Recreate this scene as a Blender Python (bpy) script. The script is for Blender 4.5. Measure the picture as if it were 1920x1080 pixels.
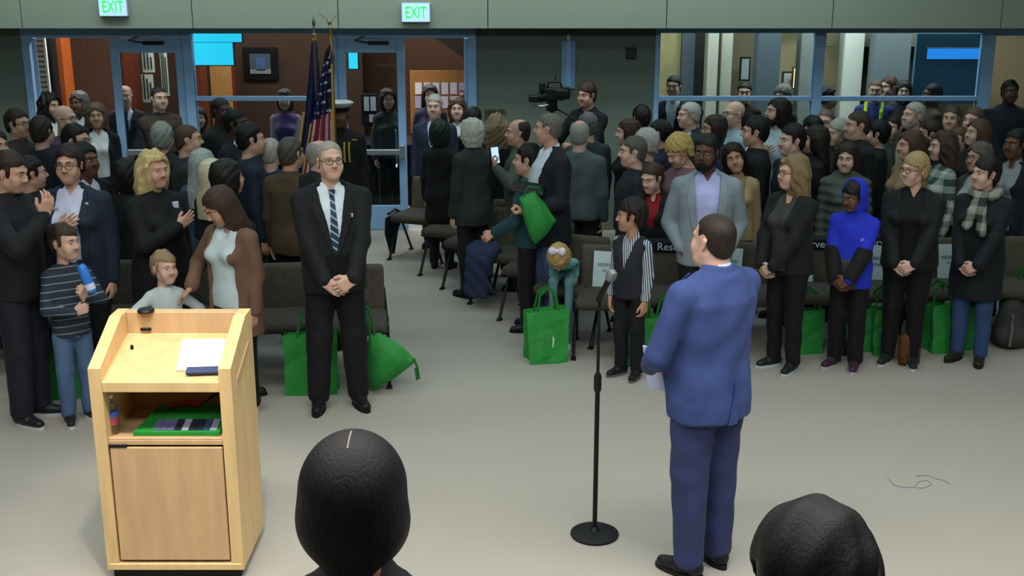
import bpy, math, random
import numpy as np
from mathutils import Vector, Matrix

# ------------------------------------------------------------------ camera, world, lights, exposure
FPX, PITCH, HC = 2200.0, math.radians(15.5), 2.9
CS, SN = math.cos(PITCH), math.sin(PITCH)
scene = bpy.context.scene
for o in list(bpy.data.objects):
    bpy.data.objects.remove(o)
col = scene.collection
camd = bpy.data.cameras.new('camera'); camd.sensor_width = 36; camd.lens = FPX / 1920 * 36
camd.clip_end = 100
cam = bpy.data.objects.new('camera', camd); col.objects.link(cam)
cam.location = (0, 0, HC); cam.rotation_euler = (math.pi / 2 - PITCH, 0, 0)
scene.camera = cam
w = bpy.data.worlds.new('world'); scene.world = w; w.use_nodes = True
w.node_tree.nodes['Background'].inputs[0].default_value = (.5, .6, .7, 1)
w.node_tree.nodes['Background'].inputs[1].default_value = .02
vs = scene.view_settings
vs.view_transform = 'Standard'; vs.look = 'None'; vs.gamma = 1; vs.use_curve_mapping = False
vs.exposure = 0.4

def area(name, loc, size, power, color, rot=(0, 0, 0), spread=180):
    l = bpy.data.lights.new(name, 'AREA'); l.shape = 'RECTANGLE'; l.size, l.size_y = size
    l.energy = power; l.color = color; l.spread = math.radians(spread)
    o = bpy.data.objects.new(name, l); col.objects.link(o); o.location = loc; o.rotation_euler = rot
    return o
def spot(name, loc, target, power, color, angle=50, blend=.6, radius=.12):
    l = bpy.data.lights.new(name, 'SPOT'); l.energy = power; l.color = color
    l.spot_size = math.radians(angle); l.spot_blend = blend; l.shadow_soft_size = radius
    o = bpy.data.objects.new(name, l); col.objects.link(o); o.location = loc
    o.rotation_euler = (Vector(target) - Vector(loc)).to_track_quat('-Z', 'Y').to_euler()
    return o
WARM, COOL, NEUT = (1, .93, .85), (.72, .93, .98), (.86, .98, .96)
# stage wash and house lights hang below the hall ceiling
area('stage_wash', (0.2, 3.7, 4.9), (9.0, 1.0), 205, (1, .92, .84), (math.radians(-2), 0, 0), 130)
area('stage_front_wash', (0, 1.0, 4.9), (8.0, .8), 105, NEUT, (math.radians(44), 0, 0), 140)
area('house_lights_front', (0, 7.6, 4.9), (11.0, 1.0), 66, COOL, (0, 0, 0), 150)
area('house_lights_rear', (0, 10.4, 4.9), (11.0, 1.0), 48, COOL, (0, 0, 0), 160)
area('wall_wash', (-1.4, 11.4, 4.5), (10.0, .4), 84, NEUT, (math.radians(40), 0, 0), 140)
spot('lectern_spot', (-0.9, 3.6, 4.8), (-1.6, 5.35, 1.0), 290, WARM, 24)
# lobby lamps behind the glass
area('lobby_lamp_left', (-3.0, 14.4, 3.3), (6.0, .8), 200, WARM)
area('lobby_lamp_right', (3.6, 14.0, 3.3), (5.0, .8), 170, NEUT)

# ------------------------------------------------------------------ pixel rays -> world points (1920x1080 frame)
def at_y(px, py, Y):
    xc, yc = (px - 960) / FPX, -(py - 540) / FPX
    d = Vector((xc, CS + yc * SN, -SN + yc * CS)); t = Y / d.y
    return Vector((xc * t, Y, HC + d.z * t))
def at_z(px, py, z):
    xc, yc = (px - 960) / FPX, -(py - 540) / FPX
    d = Vector((xc, CS + yc * SN, -SN + yc * CS)); t = (z - HC) / d.z
    return Vector((xc * t, d.y * t, z))
def X(px, Y, z):
    return (px - 960) / FPX * (Y * CS + (HC - z) * SN)

# ------------------------------------------------------------------ materials
def lin(c):
    if isinstance(c, str):
        c = [int(c[i:i + 2], 16) for i in (0, 2, 4)]
    c = [v / 255 for v in c]
    return tuple(v / 12.92 if v <= .04045 else ((v + .055) / 1.055) ** 2.4 for v in c) + (1,)
MATS = {}
def mat(kind, c, rough=.6, **k):
    key = (kind, str(c), rough, str(sorted(k.items())))
    if key in MATS: return MATS[key]
    m = bpy.data.materials.new(kind); MATS[key] = m; m.use_nodes = True
    nt = m.node_tree; n = nt.nodes; L = nt.links; b = n['Principled BSDF']
    base = lin(c); b.inputs['Base Color'].default_value = base; b.inputs['Roughness'].default_value = rough
    b.inputs['Specular IOR Level'].default_value = k.get('spec', .3)
    tc = n.new('ShaderNodeTexCoord')
    def noise(scale, sc3=None, detail=3, src='Object'):
        mp = n.new('ShaderNodeMapping'); L.new(tc.outputs[src], mp.inputs[0])
        if sc3: mp.inputs['Scale'].default_value = sc3
        t = n.new('ShaderNodeTexNoise'); t.inputs['Scale'].default_value = scale; t.inputs['Detail'].default_value = detail
        L.new(mp.outputs[0], t.inputs['Vector']); return t
    def vary(t, lo, hi):
        r = n.new('ShaderNodeValToRGB'); L.new(t.outputs[0], r.inputs[0])
        r.color_ramp.elements[0].position = .3; r.color_ramp.elements[1].position = .7
        r.color_ramp.elements[0].color = tuple(min(1, v * lo) for v in base[:3]) + (1,)
        r.color_ramp.elements[1].color = tuple(min(1, v * hi) for v in base[:3]) + (1,)
        L.new(r.outputs[0], b.inputs['Base Color']); return r
    def bump(t, strength, dist=.01):
        bp = n.new('ShaderNodeBump'); bp.inputs['Strength'].default_value = strength; bp.inputs['Distance'].default_value = dist
        L.new(t.outputs[0], bp.inputs['Height']); L.new(bp.outputs[0], b.inputs['Normal'])
    if kind == 'fabric':
        t = noise(k.get('scale', 7), (1, 1, .55), 4); vary(t, .86, 1.14); bump(t, .5, .02)
        b.inputs['Sheen Weight'].default_value = k.get('sheen', .02)
    elif kind == 'knit':
        t = noise(160, (1, 1, .4)); vary(t, .7, 1.25); bump(t, .4, .004)
    elif kind == 'skin':
        t = noise(9); vary(t, .92, 1.07)
        b.inputs['Subsurface Weight'].default_value = .12; b.inputs['Subsurface Radius'].default_value = (.012, .005, .003)
        b.inputs['Subsurface Scale'].default_value = 1.0
    elif kind == 'hair':
        t = noise(26, (9, 9, .9), 5); vary(t, .5, 1.45); bump(t, .5, .004)
    elif kind == 'carpet':
        t = noise(120, (1, 2.2, 1), 2); big = noise(.9, None, 3)
        mx = n.new('ShaderNodeMix'); mx.data_type = 'RGBA'; mx.blend_type = 'MULTIPLY'; mx.inputs[0].default_value = .35
        r = vary(t, .86, 1.12); mx.inputs[0].default_value = .12; L.new(r.outputs[0], mx.inputs[6]); L.new(big.outputs[0], mx.inputs[7])
        gn = n.new('ShaderNodeBrightContrast'); gn.inputs[1].default_value = .03
        L.new(mx.outputs[2], gn.inputs[0]); L.new(gn.outputs[0], b.inputs['Base Color']); bump(t, .35, .004)
    elif kind == 'wood':
        t = noise(3, k.get('sc3', (14, 14, 1.2)), 6); vary(t, .88, 1.1); bump(t, .04, .002)
    elif kind == 'paint':
        t = noise(40); vary(t, .97, 1.03); bump(t, .08, .003)
    elif kind == 'metal':
        b.inputs['Metallic'].default_value = k.get('metallic', .8); t = noise(30); bump(t, .03, .002)
    elif kind == 'leopard':
        v = n.new('ShaderNodeTexVoronoi'); v.inputs['Scale'].default_value = 30; L.new(tc.outputs['Object'], v.inputs['Vector'])
        r = n.new('ShaderNodeValToRGB'); L.new(v.outputs[0], r.inputs[0])
        r.color_ramp.elements[0].color = lin('1a0f08'); r.color_ramp.elements[1].color = base; r.color_ramp.elements[1].position = .42
        L.new(r.outputs[0], b.inputs['Base Color'])
    elif kind == 'stripe':        # k: c2, freq, axis vector, duty
        sep = n.new('ShaderNodeVectorMath'); sep.operation = 'DOT_PRODUCT'; L.new(tc.outputs['Object'], sep.inputs[0])
        sep.inputs[1].default_value = tuple(k['axis'])
        ml = n.new('ShaderNodeMath'); ml.operation = 'MULTIPLY'; ml.inputs[1].default_value = k['freq']; L.new(sep.outputs['Value'], ml.inputs[0])
        fr = n.new('ShaderNodeMath'); fr.operation = 'FRACT'; L.new(ml.outputs[0], fr.inputs[0])
        r = n.new('ShaderNodeValToRGB'); r.color_ramp.interpolation = 'CONSTANT'; L.new(fr.outputs[0], r.inputs[0])
        r.color_ramp.elements[0].color = base; r.color_ramp.elements[1].color = lin(k['c2']); r.color_ramp.elements[1].position = k.get('duty', .7)
        L.new(r.outputs[0], b.inputs['Base Color']); t = noise(7); bump(t, .4, .02)
    elif kind == 'plaid':
        outs = []
        for ax in ((1, 0, 0), (0, 0, 1)):
            sep = n.new('ShaderNodeVectorMath'); sep.operation = 'DOT_PRODUCT'; L.new(tc.outputs['Object'], sep.inputs[0]); sep.inputs[1].default_value = ax
            ml = n.new('ShaderNodeMath'); ml.operation = 'MULTIPLY'; ml.inputs[1].default_value = 9; L.new(sep.outputs['Value'], ml.inputs[0])
            fr = n.new('ShaderNodeMath'); fr.operation = 'FRACT'; L.new(ml.outputs[0], fr.inputs[0])
            gt = n.new('ShaderNodeMath'); gt.operation = 'GREATER_THAN'; gt.inputs[1].default_value = .5; L.new(fr.outputs[0], gt.inputs[0]); outs.append(gt)
        ad = n.new('ShaderNodeMath'); ad.operation = 'ADD'; L.new(outs[0].outputs[0], ad.inputs[0]); L.new(outs[1].outputs[0], ad.inputs[1])
        hf = n.new('ShaderNodeMath'); hf.operation = 'MULTIPLY'; hf.inputs[1].default_value = .5; L.new(ad.outputs[0], hf.inputs[0])
        mx = n.new('ShaderNodeMix'); mx.data_type = 'RGBA'; L.new(hf.outputs[0], mx.inputs[0])
        mx.inputs[6].default_value = base; mx.inputs[7].default_value = lin(k['c2']); L.new(mx.outputs[2], b.inputs['Base Color'])
    elif kind == 'glass':
        b.inputs['Transmission Weight'].default_value = 1; b.inputs['IOR'].default_value = k.get('ior', 1.45)
    elif kind == 'pane':
        n.remove(b); tr = n.new('ShaderNodeBsdfTransparent'); gl = n.new('ShaderNodeBsdfGlossy'); ms = n.new('ShaderNodeMixShader')
        fz = n.new('ShaderNodeFresnel'); fz.inputs[0].default_value = 1.3; gl.inputs['Roughness'].default_value = .02
        tr.inputs[0].default_value = base
        L.new(fz.outputs[0], ms.inputs[0]); L.new(tr.outputs[0], ms.inputs[1]); L.new(gl.outputs[0], ms.inputs[2])
        L.new(ms.outputs[0], n['Material Output'].inputs[0])
    elif kind == 'glow':
        b.inputs['Emission Color'].default_value = base; b.inputs['Emission Strength'].default_value = k.get('e', 1)
        t = noise(3); vary(t, .95, 1.05)
    else:
        t = noise(20); vary(t, .95, 1.05)
    return m

# ------------------------------------------------------------------ objects
def mesh_np(name, v, f, smooth=True, mats=(), mi=None):
    me = bpy.data.meshes.new(name)
    v = np.asarray(v, np.float32)
    if isinstance(f, np.ndarray):
        k = f.shape[1]; tot = np.full(len(f), k, np.int32); flat = f.ravel().astype(np.int32)
    else:
        tot = np.array([len(q) for q in f], np.int32); flat = np.array([i for q in f for i in q], np.int32)
    me.vertices.add(len(v)); me.vertices.foreach_set('co', v.ravel())
    me.loops.add(len(flat)); me.loops.foreach_set('vertex_index', flat)
    me.polygons.add(len(tot)); st = np.zeros(len(tot), np.int32); st[1:] = np.cumsum(tot)[:-1]
    me.polygons.foreach_set('loop_start', st); me.polygons.foreach_set('loop_total', tot)
    me.polygons.foreach_set('use_smooth', np.full(len(tot), smooth, bool))
    for m in mats: me.materials.append(m)
    if mi is not None: me.polygons.foreach_set('material_index', np.asarray(mi, np.int32))
    me.update(calc_edges=True); me.validate()
    return me
def link(name, me, parent=None, loc=None, rot=None, scale=None):
    o = bpy.data.objects.new(name, me); col.objects.link(o)
    if parent: o.parent = parent
    if loc is not None: o.location = loc
    if rot is not None: o.rotation_euler = rot
    if scale is not None: o.scale = scale if hasattr(scale, '__len__') else (scale,) * 3
    return o
def tag(o, label=None, cat=None, group=None, kind=None):
    if label: o['label'] = label
    if cat: o['category'] = cat
    if group: o['group'] = group
    if kind: o['kind'] = kind
    return o
def empty(name, loc=(0, 0, 0), rz=0, **k):
    o = link(name, None, None, loc, (0, 0, rz)); o.empty_display_size = .1
    return tag(o, **k)

class MB:
    """collects boxes, bars, tubes and lathes; build() links them as one mesh"""
    def __init__(s): s.v = []; s.f = []
    def add(s, v, f):
        n = len(s.v); s.v += [tuple(p) for p in v]; s.f += [tuple(i + n for i in q) for q in f]; return s
    def box(s, x0, x1, y0, y1, z0, z1, bev=0, M=None):
        if bev <= 0:
            v = [(x, y, z) for z in (z0, z1) for y in (y0, y1) for x in (x0, x1)]
            f = [(0, 2, 3, 1), (4, 5, 7, 6), (0, 1, 5, 4), (2, 6, 7, 3), (0, 4, 6, 2), (1, 3, 7, 5)]
        else:
            b = min(bev, (x1 - x0) / 2.01, (y1 - y0) / 2.01, (z1 - z0) / 2.01)
            # chamfered box: 24 vertices
            v = []; idx = {}
            for ix, x in ((0, x0), (1, x1)):
                for iy, y in ((0, y0), (1, y1)):
                    for iz, z in ((0, z0), (1, z1)):
                        sx, sy, sz = (b if ix == 0 else -b), (b if iy == 0 else -b), (b if iz == 0 else -b)
                        idx[ix, iy, iz, 0] = len(v); v.append((x, y + sy, z + sz))
                        idx[ix, iy, iz, 1] = len(v); v.append((x + sx, y, z + sz))
                        idx[ix, iy, iz, 2] = len(v); v.append((x + sx, y + sy, z))
            I = idx; f = []
            f += [(I[0,0,0,0], I[0,0,1,0], I[0,1,1,0], I[0,1,0,0]), (I[1,0,0,0], I[1,1,0,0], I[1,1,1,0], I[1,0,1,0])]
            f += [(I[0,0,0,1], I[1,0,0,1], I[1,0,1,1], I[0,0,1,1]), (I[0,1,0,1], I[0,1,1,1], I[1,1,1,1], I[1,1,0,1])]
            f += [(I[0,0,0,2], I[0,1,0,2], I[1,1,0,2], I[1,0,0,2]), (I[0,0,1,2], I[1,0,1,2], I[1,1,1,2], I[0,1,1,2])]
            for a in (0, 1):
                for c in (0, 1):
                    q = [I[a,c,0,0], I[a,c,1,0], I[a,c,1,1], I[a,c,0,1]]; f.append(tuple(q if a != c else q[::-1]))
                    q = [I[a,0,c,0], I[a,0,c,2], I[a,1,c,2], I[a,1,c,0]]; f.append(tuple(q if a != c else q[::-1]))
                    q = [I[0,a,c,1], I[1,a,c,1], I[1,a,c,2], I[0,a,c,2]]; f.append(tuple(q if a != c else q[::-1]))
                    for e in (0, 1):
                        q = [I[a,c,e,0], I[a,c,e,1], I[a,c,e,2]]; f.append(tuple(q if (a + c + e) % 2 == 1 else q[::-1]))
        if M is not None: v = [M @ Vector(p) for p in v]
        return s.add(v, f)
    def cyl(s, a, b, r, r2=None, n=10, cap=True):
        a, b = Vector(a), Vector(b); r2 = r if r2 is None else r2
        q = (b - a).to_track_quat('Z', 'Y'); v = []
        for p, rr in ((a, r), (b, r2)):
            v += [p + q @ Vector((rr * math.cos(2 * math.pi * i / n), rr * math.sin(2 * math.pi * i / n), 0)) for i in range(n)]
        f = [(i, (i + 1) % n, n + (i + 1) % n, n + i) for i in range(n)]
        if cap: f += [tuple(range(n))[::-1], tuple(range(n, 2 * n))]
        return s.add(v, f)
    def tube(s, pts, r, n=8, closed=False):
        pts = [Vector(p) for p in pts]; N = len(pts); v = []; f = []; up = Vector((.13, .21, .97)).normalized()
        for i, p in enumerate(pts):
            t = (pts[(i + 1) % N] - pts[i - 1]) if closed else (pts[min(i + 1, N - 1)] - pts[max(i - 1, 0)])
            t.normalize(); a = t.cross(up)
            if a.length < .05: a = t.cross(Vector((1, 0, 0)))
            a.normalize(); b = t.cross(a); rr = r[i] if hasattr(r, '__len__') else r
            v += [p + a * rr * math.cos(2 * math.pi * k / n) + b * rr * math.sin(2 * math.pi * k / n) for k in range(n)]
        for i in range(N if closed else N - 1):
            j = (i + 1) % N
            f += [(i * n + k, j * n + k, j * n + (k + 1) % n, i * n + (k + 1) % n) for k in range(n)]
        if not closed: f += [tuple(range(n)), tuple(range((N - 1) * n, N * n))[::-1]]
        return s.add(v, f)
    def lathe(s, prof, c=(0, 0, 0), n=16, M=None):
        v = []; f = []; c = Vector(c)
        for r, z in prof: v += [Vector((r * math.cos(2 * math.pi * k / n), r * math.sin(2 * math.pi * k / n), z)) + c for k in range(n)]
        for i in range(len(prof) - 1):
            f += [(i * n + k, i * n + (k + 1) % n, (i + 1) * n + (k + 1) % n, (i + 1) * n + k) for k in range(n)]
        f += [tuple(range(n))[::-1], tuple(range((len(prof) - 1) * n, len(prof) * n))]
        if M is not None: v = [M @ p for p in v]
        return s.add(v, f)
    def prism(s, poly, axis, a, b):
        """polygon in the two other axes (in x,y,z order), extruded along axis from a to b"""
        def P(u, w, t): return {'x': (t, u, w), 'y': (u, t, w), 'z': (u, w, t)}[axis]
        n = len(poly); v = [P(*p, a) for p in poly] + [P(*p, b) for p in poly]
        f = [tuple(range(n)), tuple(range(n, 2 * n))[::-1]] + [(i, n + i, n + (i + 1) % n, (i + 1) % n) for i in range(n)]
        return s.add(v, f)
    def ribbon(s, A, B, t, nrm=None):
        """strip between two polylines with thickness t along nrm"""
        nrm = Vector(nrm or (0, 1, 0)); n = len(A)
        v = [Vector(p) for p in A] + [Vector(p) for p in B] + [Vector(p) + nrm * t for p in A] + [Vector(p) + nrm * t for p in B]; f = []
        for i in range(n - 1):
            f += [(i, i + 1, n + i + 1, n + i), (2*n + i, 3*n + i, 3*n + i + 1, 2*n + i + 1), (i, 2*n + i, 2*n + i + 1, i + 1), (n + i, n + i + 1, 3*n + i + 1, 3*n + i)]
        f += [(0, n, 3*n, 2*n), (n - 1, 3*n - 1, 4*n - 1, 2*n - 1)]
        return s.add(v, f)
    def mesh(s, name, m, smooth=False):
        me = bpy.data.meshes.new(name); me.from_pydata(s.v, [], s.f); me.materials.append(m)
        bm_fix(me)
        if smooth:
            me.polygons.foreach_set('use_smooth', np.ones(len(me.polygons), bool)); me.set_sharp_from_angle(angle=math.radians(40))
        return me
    def build(s, name, m, parent=None, smooth=False, loc=None, rot=None):
        return link(name, s.mesh(name, m, smooth), parent, loc, rot)
import bmesh
def bm_fix(me):
    b = bmesh.new(); b.from_mesh(me); bmesh.ops.recalc_face_normals(b, faces=b.faces); b.to_mesh(me); b.free()
def text(name, body, size, m, parent, loc, rot=(math.pi / 2, 0, 0), ext=.001, sx=1, align='CENTER'):
    c = bpy.data.curves.new(name, 'FONT'); c.body = body; c.size = size; c.extrude = ext
    c.align_x = align; c.align_y = 'CENTER'; c.resolution_u = 3
    t = bpy.data.objects.new(name, c); me = bpy.data.meshes.new_from_object(t); bpy.data.objects.remove(t)
    me.materials.clear(); me.materials.append(m)
    return link(name, me, parent, loc, rot, (sx, 1, 1))

# ------------------------------------------------------------------ implicit surfaces -> mesh
def nets(arr, org, h):
    s = arr < 0
    c = np.zeros(tuple(n - 1 for n in arr.shape), np.int8)
    cor = [(i, j, k) for i in (0, 1) for j in (0, 1) for k in (0, 1)]
    for i, j, k in cor:
        c += s[i:arr.shape[0] - 1 + i, j:arr.shape[1] - 1 + j, k:arr.shape[2] - 1 + k]
    act = (c > 0) & (c < 8); ids = np.argwhere(act)
    idx = np.full(c.shape, -1, np.int32); idx[act] = np.arange(len(ids))
    vals = {q: arr[ids[:, 0] + q[0], ids[:, 1] + q[1], ids[:, 2] + q[2]] for q in cor}
    acc = np.zeros((len(ids), 3), np.float32); cnt = np.zeros(len(ids), np.float32)
    for a in cor:
        for ax in range(3):
            if a[ax]: continue
            b = list(a); b[ax] = 1; va, vb = vals[a], vals[tuple(b)]
            cr = (va < 0) != (vb < 0); den = np.where(cr, va - vb, 1); t = np.where(cr, va / den, 0)
            p = np.tile(np.array(a, np.float32), (len(ids), 1)); p[:, ax] = t
            acc += p * cr[:, None]; cnt += cr
    v = org + h * (ids + acc / cnt[:, None])
    F = []
    for ax in range(3):
        o1, o2 = [q for q in range(3) if q != ax]
        sl0 = [slice(1, -1)] * 3; sl1 = [slice(1, -1)] * 3; sl0[ax] = slice(0, -1); sl1[ax] = slice(1, None)
        a, b = s[tuple(sl0)], s[tuple(sl1)]
        e = np.argwhere(a != b)
        if not len(e): continue
        fl = a[e[:, 0], e[:, 1], e[:, 2]]
        n = e.copy(); n[:, o1] += 1; n[:, o2] += 1
        def cell(d1, d2):
            q = n.copy(); q[:, o1] += d1; q[:, o2] += d2; return idx[q[:, 0], q[:, 1], q[:, 2]]
        Q = np.stack([cell(-1, -1), cell(0, -1), cell(0, 0), cell(-1, 0)], 1)
        if ax == 1: fl = ~fl
        Q[~fl] = Q[~fl][:, ::-1]; F.append(Q)
    return v.astype(np.float32), np.concatenate(F)
def smin(a, b, k):
    if k <= 0: return np.minimum(a, b)
    q = np.clip(.5 + .5 * (b - a) / k, 0, 1); return b + (a - b) * q - k * q * (1 - q)
def smax(a, b, k): return -smin(-a, -b, k)

class Field:
    def __init__(s, lo, hi, h):
        s.h = h; s.o = np.array(lo, np.float32) - 2 * h
        s.n = tuple(int(math.ceil((hi[i] - lo[i]) / h)) + 5 for i in range(3)); s.a = np.full(s.n, .5, np.float32)
        s.ax = [s.o[i] + h * np.arange(s.n[i], dtype=np.float32) for i in range(3)]
    def grid(s): return s.ax[0][:, None, None], s.ax[1][None, :, None], s.ax[2][None, None, :]
    def sub(s, lo, hi):
        sl = []
        for i in range(3):
            a = max(0, int((lo[i] - s.o[i]) / s.h) - 1); b = min(s.n[i], int((hi[i] - s.o[i]) / s.h) + 3)
            if b <= a: return None, None
            sl.append(slice(a, b))
        return tuple(sl), (s.ax[0][sl[0]][:, None, None], s.ax[1][sl[1]][None, :, None], s.ax[2][sl[2]][None, None, :])
    def _put(s, sl, d, k, op):
        if op == 'u': s.a[sl] = smin(s.a[sl], d, k)
        else: s.a[sl] = smax(s.a[sl], -d, k)
    def cap(s, a, b, ra, rb=None, k=.02, op='u', sc=(1, 1, 1)):
        rb = ra if rb is None else rb; R = max(ra, rb) + k + 2 * s.h
        lo = [min(a[i], b[i]) - R / sc[i] for i in range(3)]; hi = [max(a[i], b[i]) + R / sc[i] for i in range(3)]
        sl, g = s.sub(lo, hi)
        if sl is None: return s
        q = [(g[i] - a[i]) * sc[i] for i in range(3)]; ab = [(b[i] - a[i]) * sc[i] for i in range(3)]
        L2 = sum(t * t for t in ab) + 1e-9
        t = np.clip((q[0] * ab[0] + q[1] * ab[1] + q[2] * ab[2]) / L2, 0, 1)
        d = np.sqrt((q[0] - t * ab[0]) ** 2 + (q[1] - t * ab[1]) ** 2 + (q[2] - t * ab[2]) ** 2) - (ra + (rb - ra) * t)
        s._put(sl, d, k, op); return s
    def ell(s, c, r, k=.02, op='u'):
        m = min(r); R = k + 2 * s.h
        sl, g = s.sub([c[i] - r[i] - R for i in range(3)], [c[i] + r[i] + R for i in range(3)])
        if sl is None: return s
        q = np.sqrt(sum(((g[i] - c[i]) / r[i]) ** 2 for i in range(3))); d = (q - 1) * m
        s._put(sl, d, k, op); return s
    def loft(s, prof, k=.02, infl=0, sq=2.0):
        """prof rows: z, rx, ry, cx, cy (rising z); infl grows the radii"""
        P = np.array(prof, np.float32); z0, z1 = P[0, 0], P[-1, 0]; R = P[:, 1:3].max() + infl + k + .1
        sl, g = s.sub([-R, P[:, 4].min() - R, z0 - k - 2 * s.h], [R, P[:, 4].max() + R, z1 + k + 2 * s.h])
        z = np.clip(g[2], z0, z1)
        rx, ry, cx, cy = (np.interp(z, P[:, 0], P[:, j]).astype(np.float32) for j in (1, 2, 3, 4))
        rx = rx + infl; ry = ry + infl
        q = (np.abs((g[0] - cx) / rx) ** sq + np.abs((g[1] - cy) / ry) ** sq) ** (1 / sq)
        d = (q - 1) * np.minimum(rx, ry); dz = np.maximum(z0 - g[2], g[2] - z1)
        s._put(sl, np.maximum(d, dz), k, 'u'); return s
    def cut(s, d, k=.004): s.a = smax(s.a, -d.astype(np.float32), k); return s     # remove where d<0
    def keep(s, d, k=.004): s.a = smax(s.a, d.astype(np.float32), k); return s    # keep where d<0
    def folds(s, amp, seed=0, fr=22):
        r = np.random.RandomState(seed); x, y, z = s.grid(); t = 0
        for i in range(3):
            f = r.uniform(.6, 1.4, 3) * fr; p = r.uniform(0, 6.3, 3)
            t = t + np.sin(f[0] * x + .6 * f[2] * z + p[0]) * np.sin(f[1] * y + .45 * f[2] * z + p[1])
        s.a += (amp / 1.6 * t).astype(np.float32); return s
    def mesh(s): return nets(s.a, s.o, s.h)
    def front(s, x, z, sign=-1):
        """y of the first surface met from the front (sign -1) or the back (+1) at x, z"""
        i = int(round((x - s.o[0]) / s.h)); k = int(round((z - s.o[2]) / s.h))
        i = min(max(i, 0), s.n[0] - 1); k = min(max(k, 0), s.n[2] - 1)
        c = s.a[i, :, k]; J = np.nonzero(c < 0)[0]
        if not len(J): return None
        if sign < 0:
            j = J[0]; t = c[j - 1] / (c[j - 1] - c[j]) if j else 0; return float(s.o[1] + s.h * (j - 1 + t))
        j = J[-1]; jj = min(j + 1, s.n[1] - 1); t = c[j] / (c[j] - c[jj] + 1e-9); return float(s.o[1] + s.h * (j + t))
# ------------------------------------------------------------------ people: templates in head / hand space
def head_core(F, i=0.0, wide=1.0):
    F.ell((0, .015, .033), (.075 * wide + i, .096 + i, .083 + i), .01)
    F.ell((0, -.022, -.035), (.061 * wide + i, .066 + i, .078 + i), .035)
TPL = {}
def head_tpl(kind, hres):
    key = ('head', kind, hres)
    if key in TPL: return TPL[key]
    h = hres; F = Field((-.1, -.13, -.2), (.1, .13, .13), h); wide = {'m': 1.0, 'f': .96, 'c': 1.0, 'h': 1.07}[kind]
    head_core(F, 0, wide); jw = {'m': 1.0, 'f': .88, 'c': .85, 'h': 1.12}[kind]
    F.ell((0, -.062, -.092), (.026 * jw, .024, .02), .03)                       # chin
    for s in (-1, 1):
        F.cap((s * .05 * jw, .0, -.06), (s * .02 * jw, -.055, -.095), .016, .016, .03)   # jaw line
        F.ell((s * .037, -.06, -.028), (.024, .022, .022), .025)                # cheek
        F.ell((s * .037, -.066, -.05), (.02, .018, .022), .03)
        F.cap((s * .012, -.088, .026), (s * .045, -.07, .026), .009, .008, .016) # brow ridge
        F.ell((s * .031, -.097, .004), (.0165, .0145, .0085), .009, 'c')           # eye socket
        F.ell((s * .012, -.1, -.03), (.008, .009, .007), .006)                   # nostril wing
        F.cap((s * .079 * wide, .018, .008), (s * .077 * wide, .008, -.03), .012, .008, .006, sc=(1.9, .8, 1))   # ear
        F.ell((s * .088 * wide, .004, -.006), (.006, .008, .012), .004, 'c')
    nl = {'m': 1.0, 'f': .85, 'c': .7, 'h': 1.0}[kind]
    F.cap((0, -.086, .016), (0, -.095 - .014 * nl, -.024), .0065, .0115, .012)   # nose
    F.cap((-.018, -.082, -.053), (.018, -.082, -.053), .0065, None, .008)        # lips
    F.cap((-.014, -.081, -.063), (.014, -.081, -.063), .0075, None, .008)
    F.cap((-.024, -.092, -.0575), (.024, -.092, -.0575), .0025, None, .004, 'c')
    nr = {'m': .056, 'f': .046, 'c': .045, 'h': .064}[kind]
    F.cap((0, .018, -.07), (0, .04, -.24), nr, nr * 1.08, .03)
    if kind == 'h': F.ell((0, -.02, -.1), (.058, .05, .03), .03)
    v, f = F.mesh()
    c = v[f].mean(1)
    mi = np.zeros(len(f), int)
    lip = (np.abs(c[:, 0]) < .021) & (c[:, 1] < -.075) & (c[:, 2] < -.049 - .1 * np.abs(c[:, 0])) & (c[:, 2] > -.068 + .35 * np.abs(c[:, 0])); mi[lip] = 1
    V, Q, MI = [v], [f], [mi]; n = len(v)
    # eyeballs with iris, eyebrows
    def ball(cx, r, m, dy, sc):
        nonlocal n
        vv = []; ff = []
        for a in range(5):
            for b in range(8):
                th = (a + .35) / 4.7 * math.pi; ph = b / 8 * 2 * math.pi
                vv.append((cx + r * sc[0] * math.sin(th) * math.cos(ph), -.079 + dy - r * sc[1] * math.cos(th), .004 + r * sc[2] * math.sin(th) * math.sin(ph)))
        for a in range(4):
            for b in range(8): ff.append((a * 8 + b, (a + 1) * 8 + b, (a + 1) * 8 + (b + 1) % 8, a * 8 + (b + 1) % 8))
        ff += [(0, 1, 2, 3), (0, 3, 4, 5), (0, 5, 6, 7)]
        V.append(np.array(vv, np.float32)); Q.append(np.array(ff) + n); MI.append(np.full(len(ff), m)); n += len(vv)
    for s in (-1, 1):
        ball(s * .031, .0125, 2, .0035, (1.05, 1, .5)); ball(s * .031, .0058, 3, -.0052, (1, .7, .95))
        vv = []; ff = []
        for a in range(5):
            t = a / 4; x = s * (.014 + .036 * t); y = -.098 + .026 * t * t; z = .0275 + .004 * math.sin(t * 2.2) - .003 * t; hh = .003 * (1 - .4 * t)
            vv += [(x, y, z - hh), (x, y - .002, z + hh), (x, y + .012, z + hh + .001), (x, y + .012, z - hh)]
        for a in range(4):
            for b in range(4):
                q = (a * 4 + b, a * 4 + (b + 1) % 4, a * 4 + 4 + (b + 1) % 4, a * 4 + 4 + b); ff.append(q if s < 0 else q[::-1])
        V.append(np.array(vv, np.float32)); Q.append(np.array(ff) + n); MI.append(np.full(len(ff), 4)); n += len(vv)
    TPL[key] = (np.concatenate(V), np.concatenate(Q), np.concatenate(MI)); return TPL[key]

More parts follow.
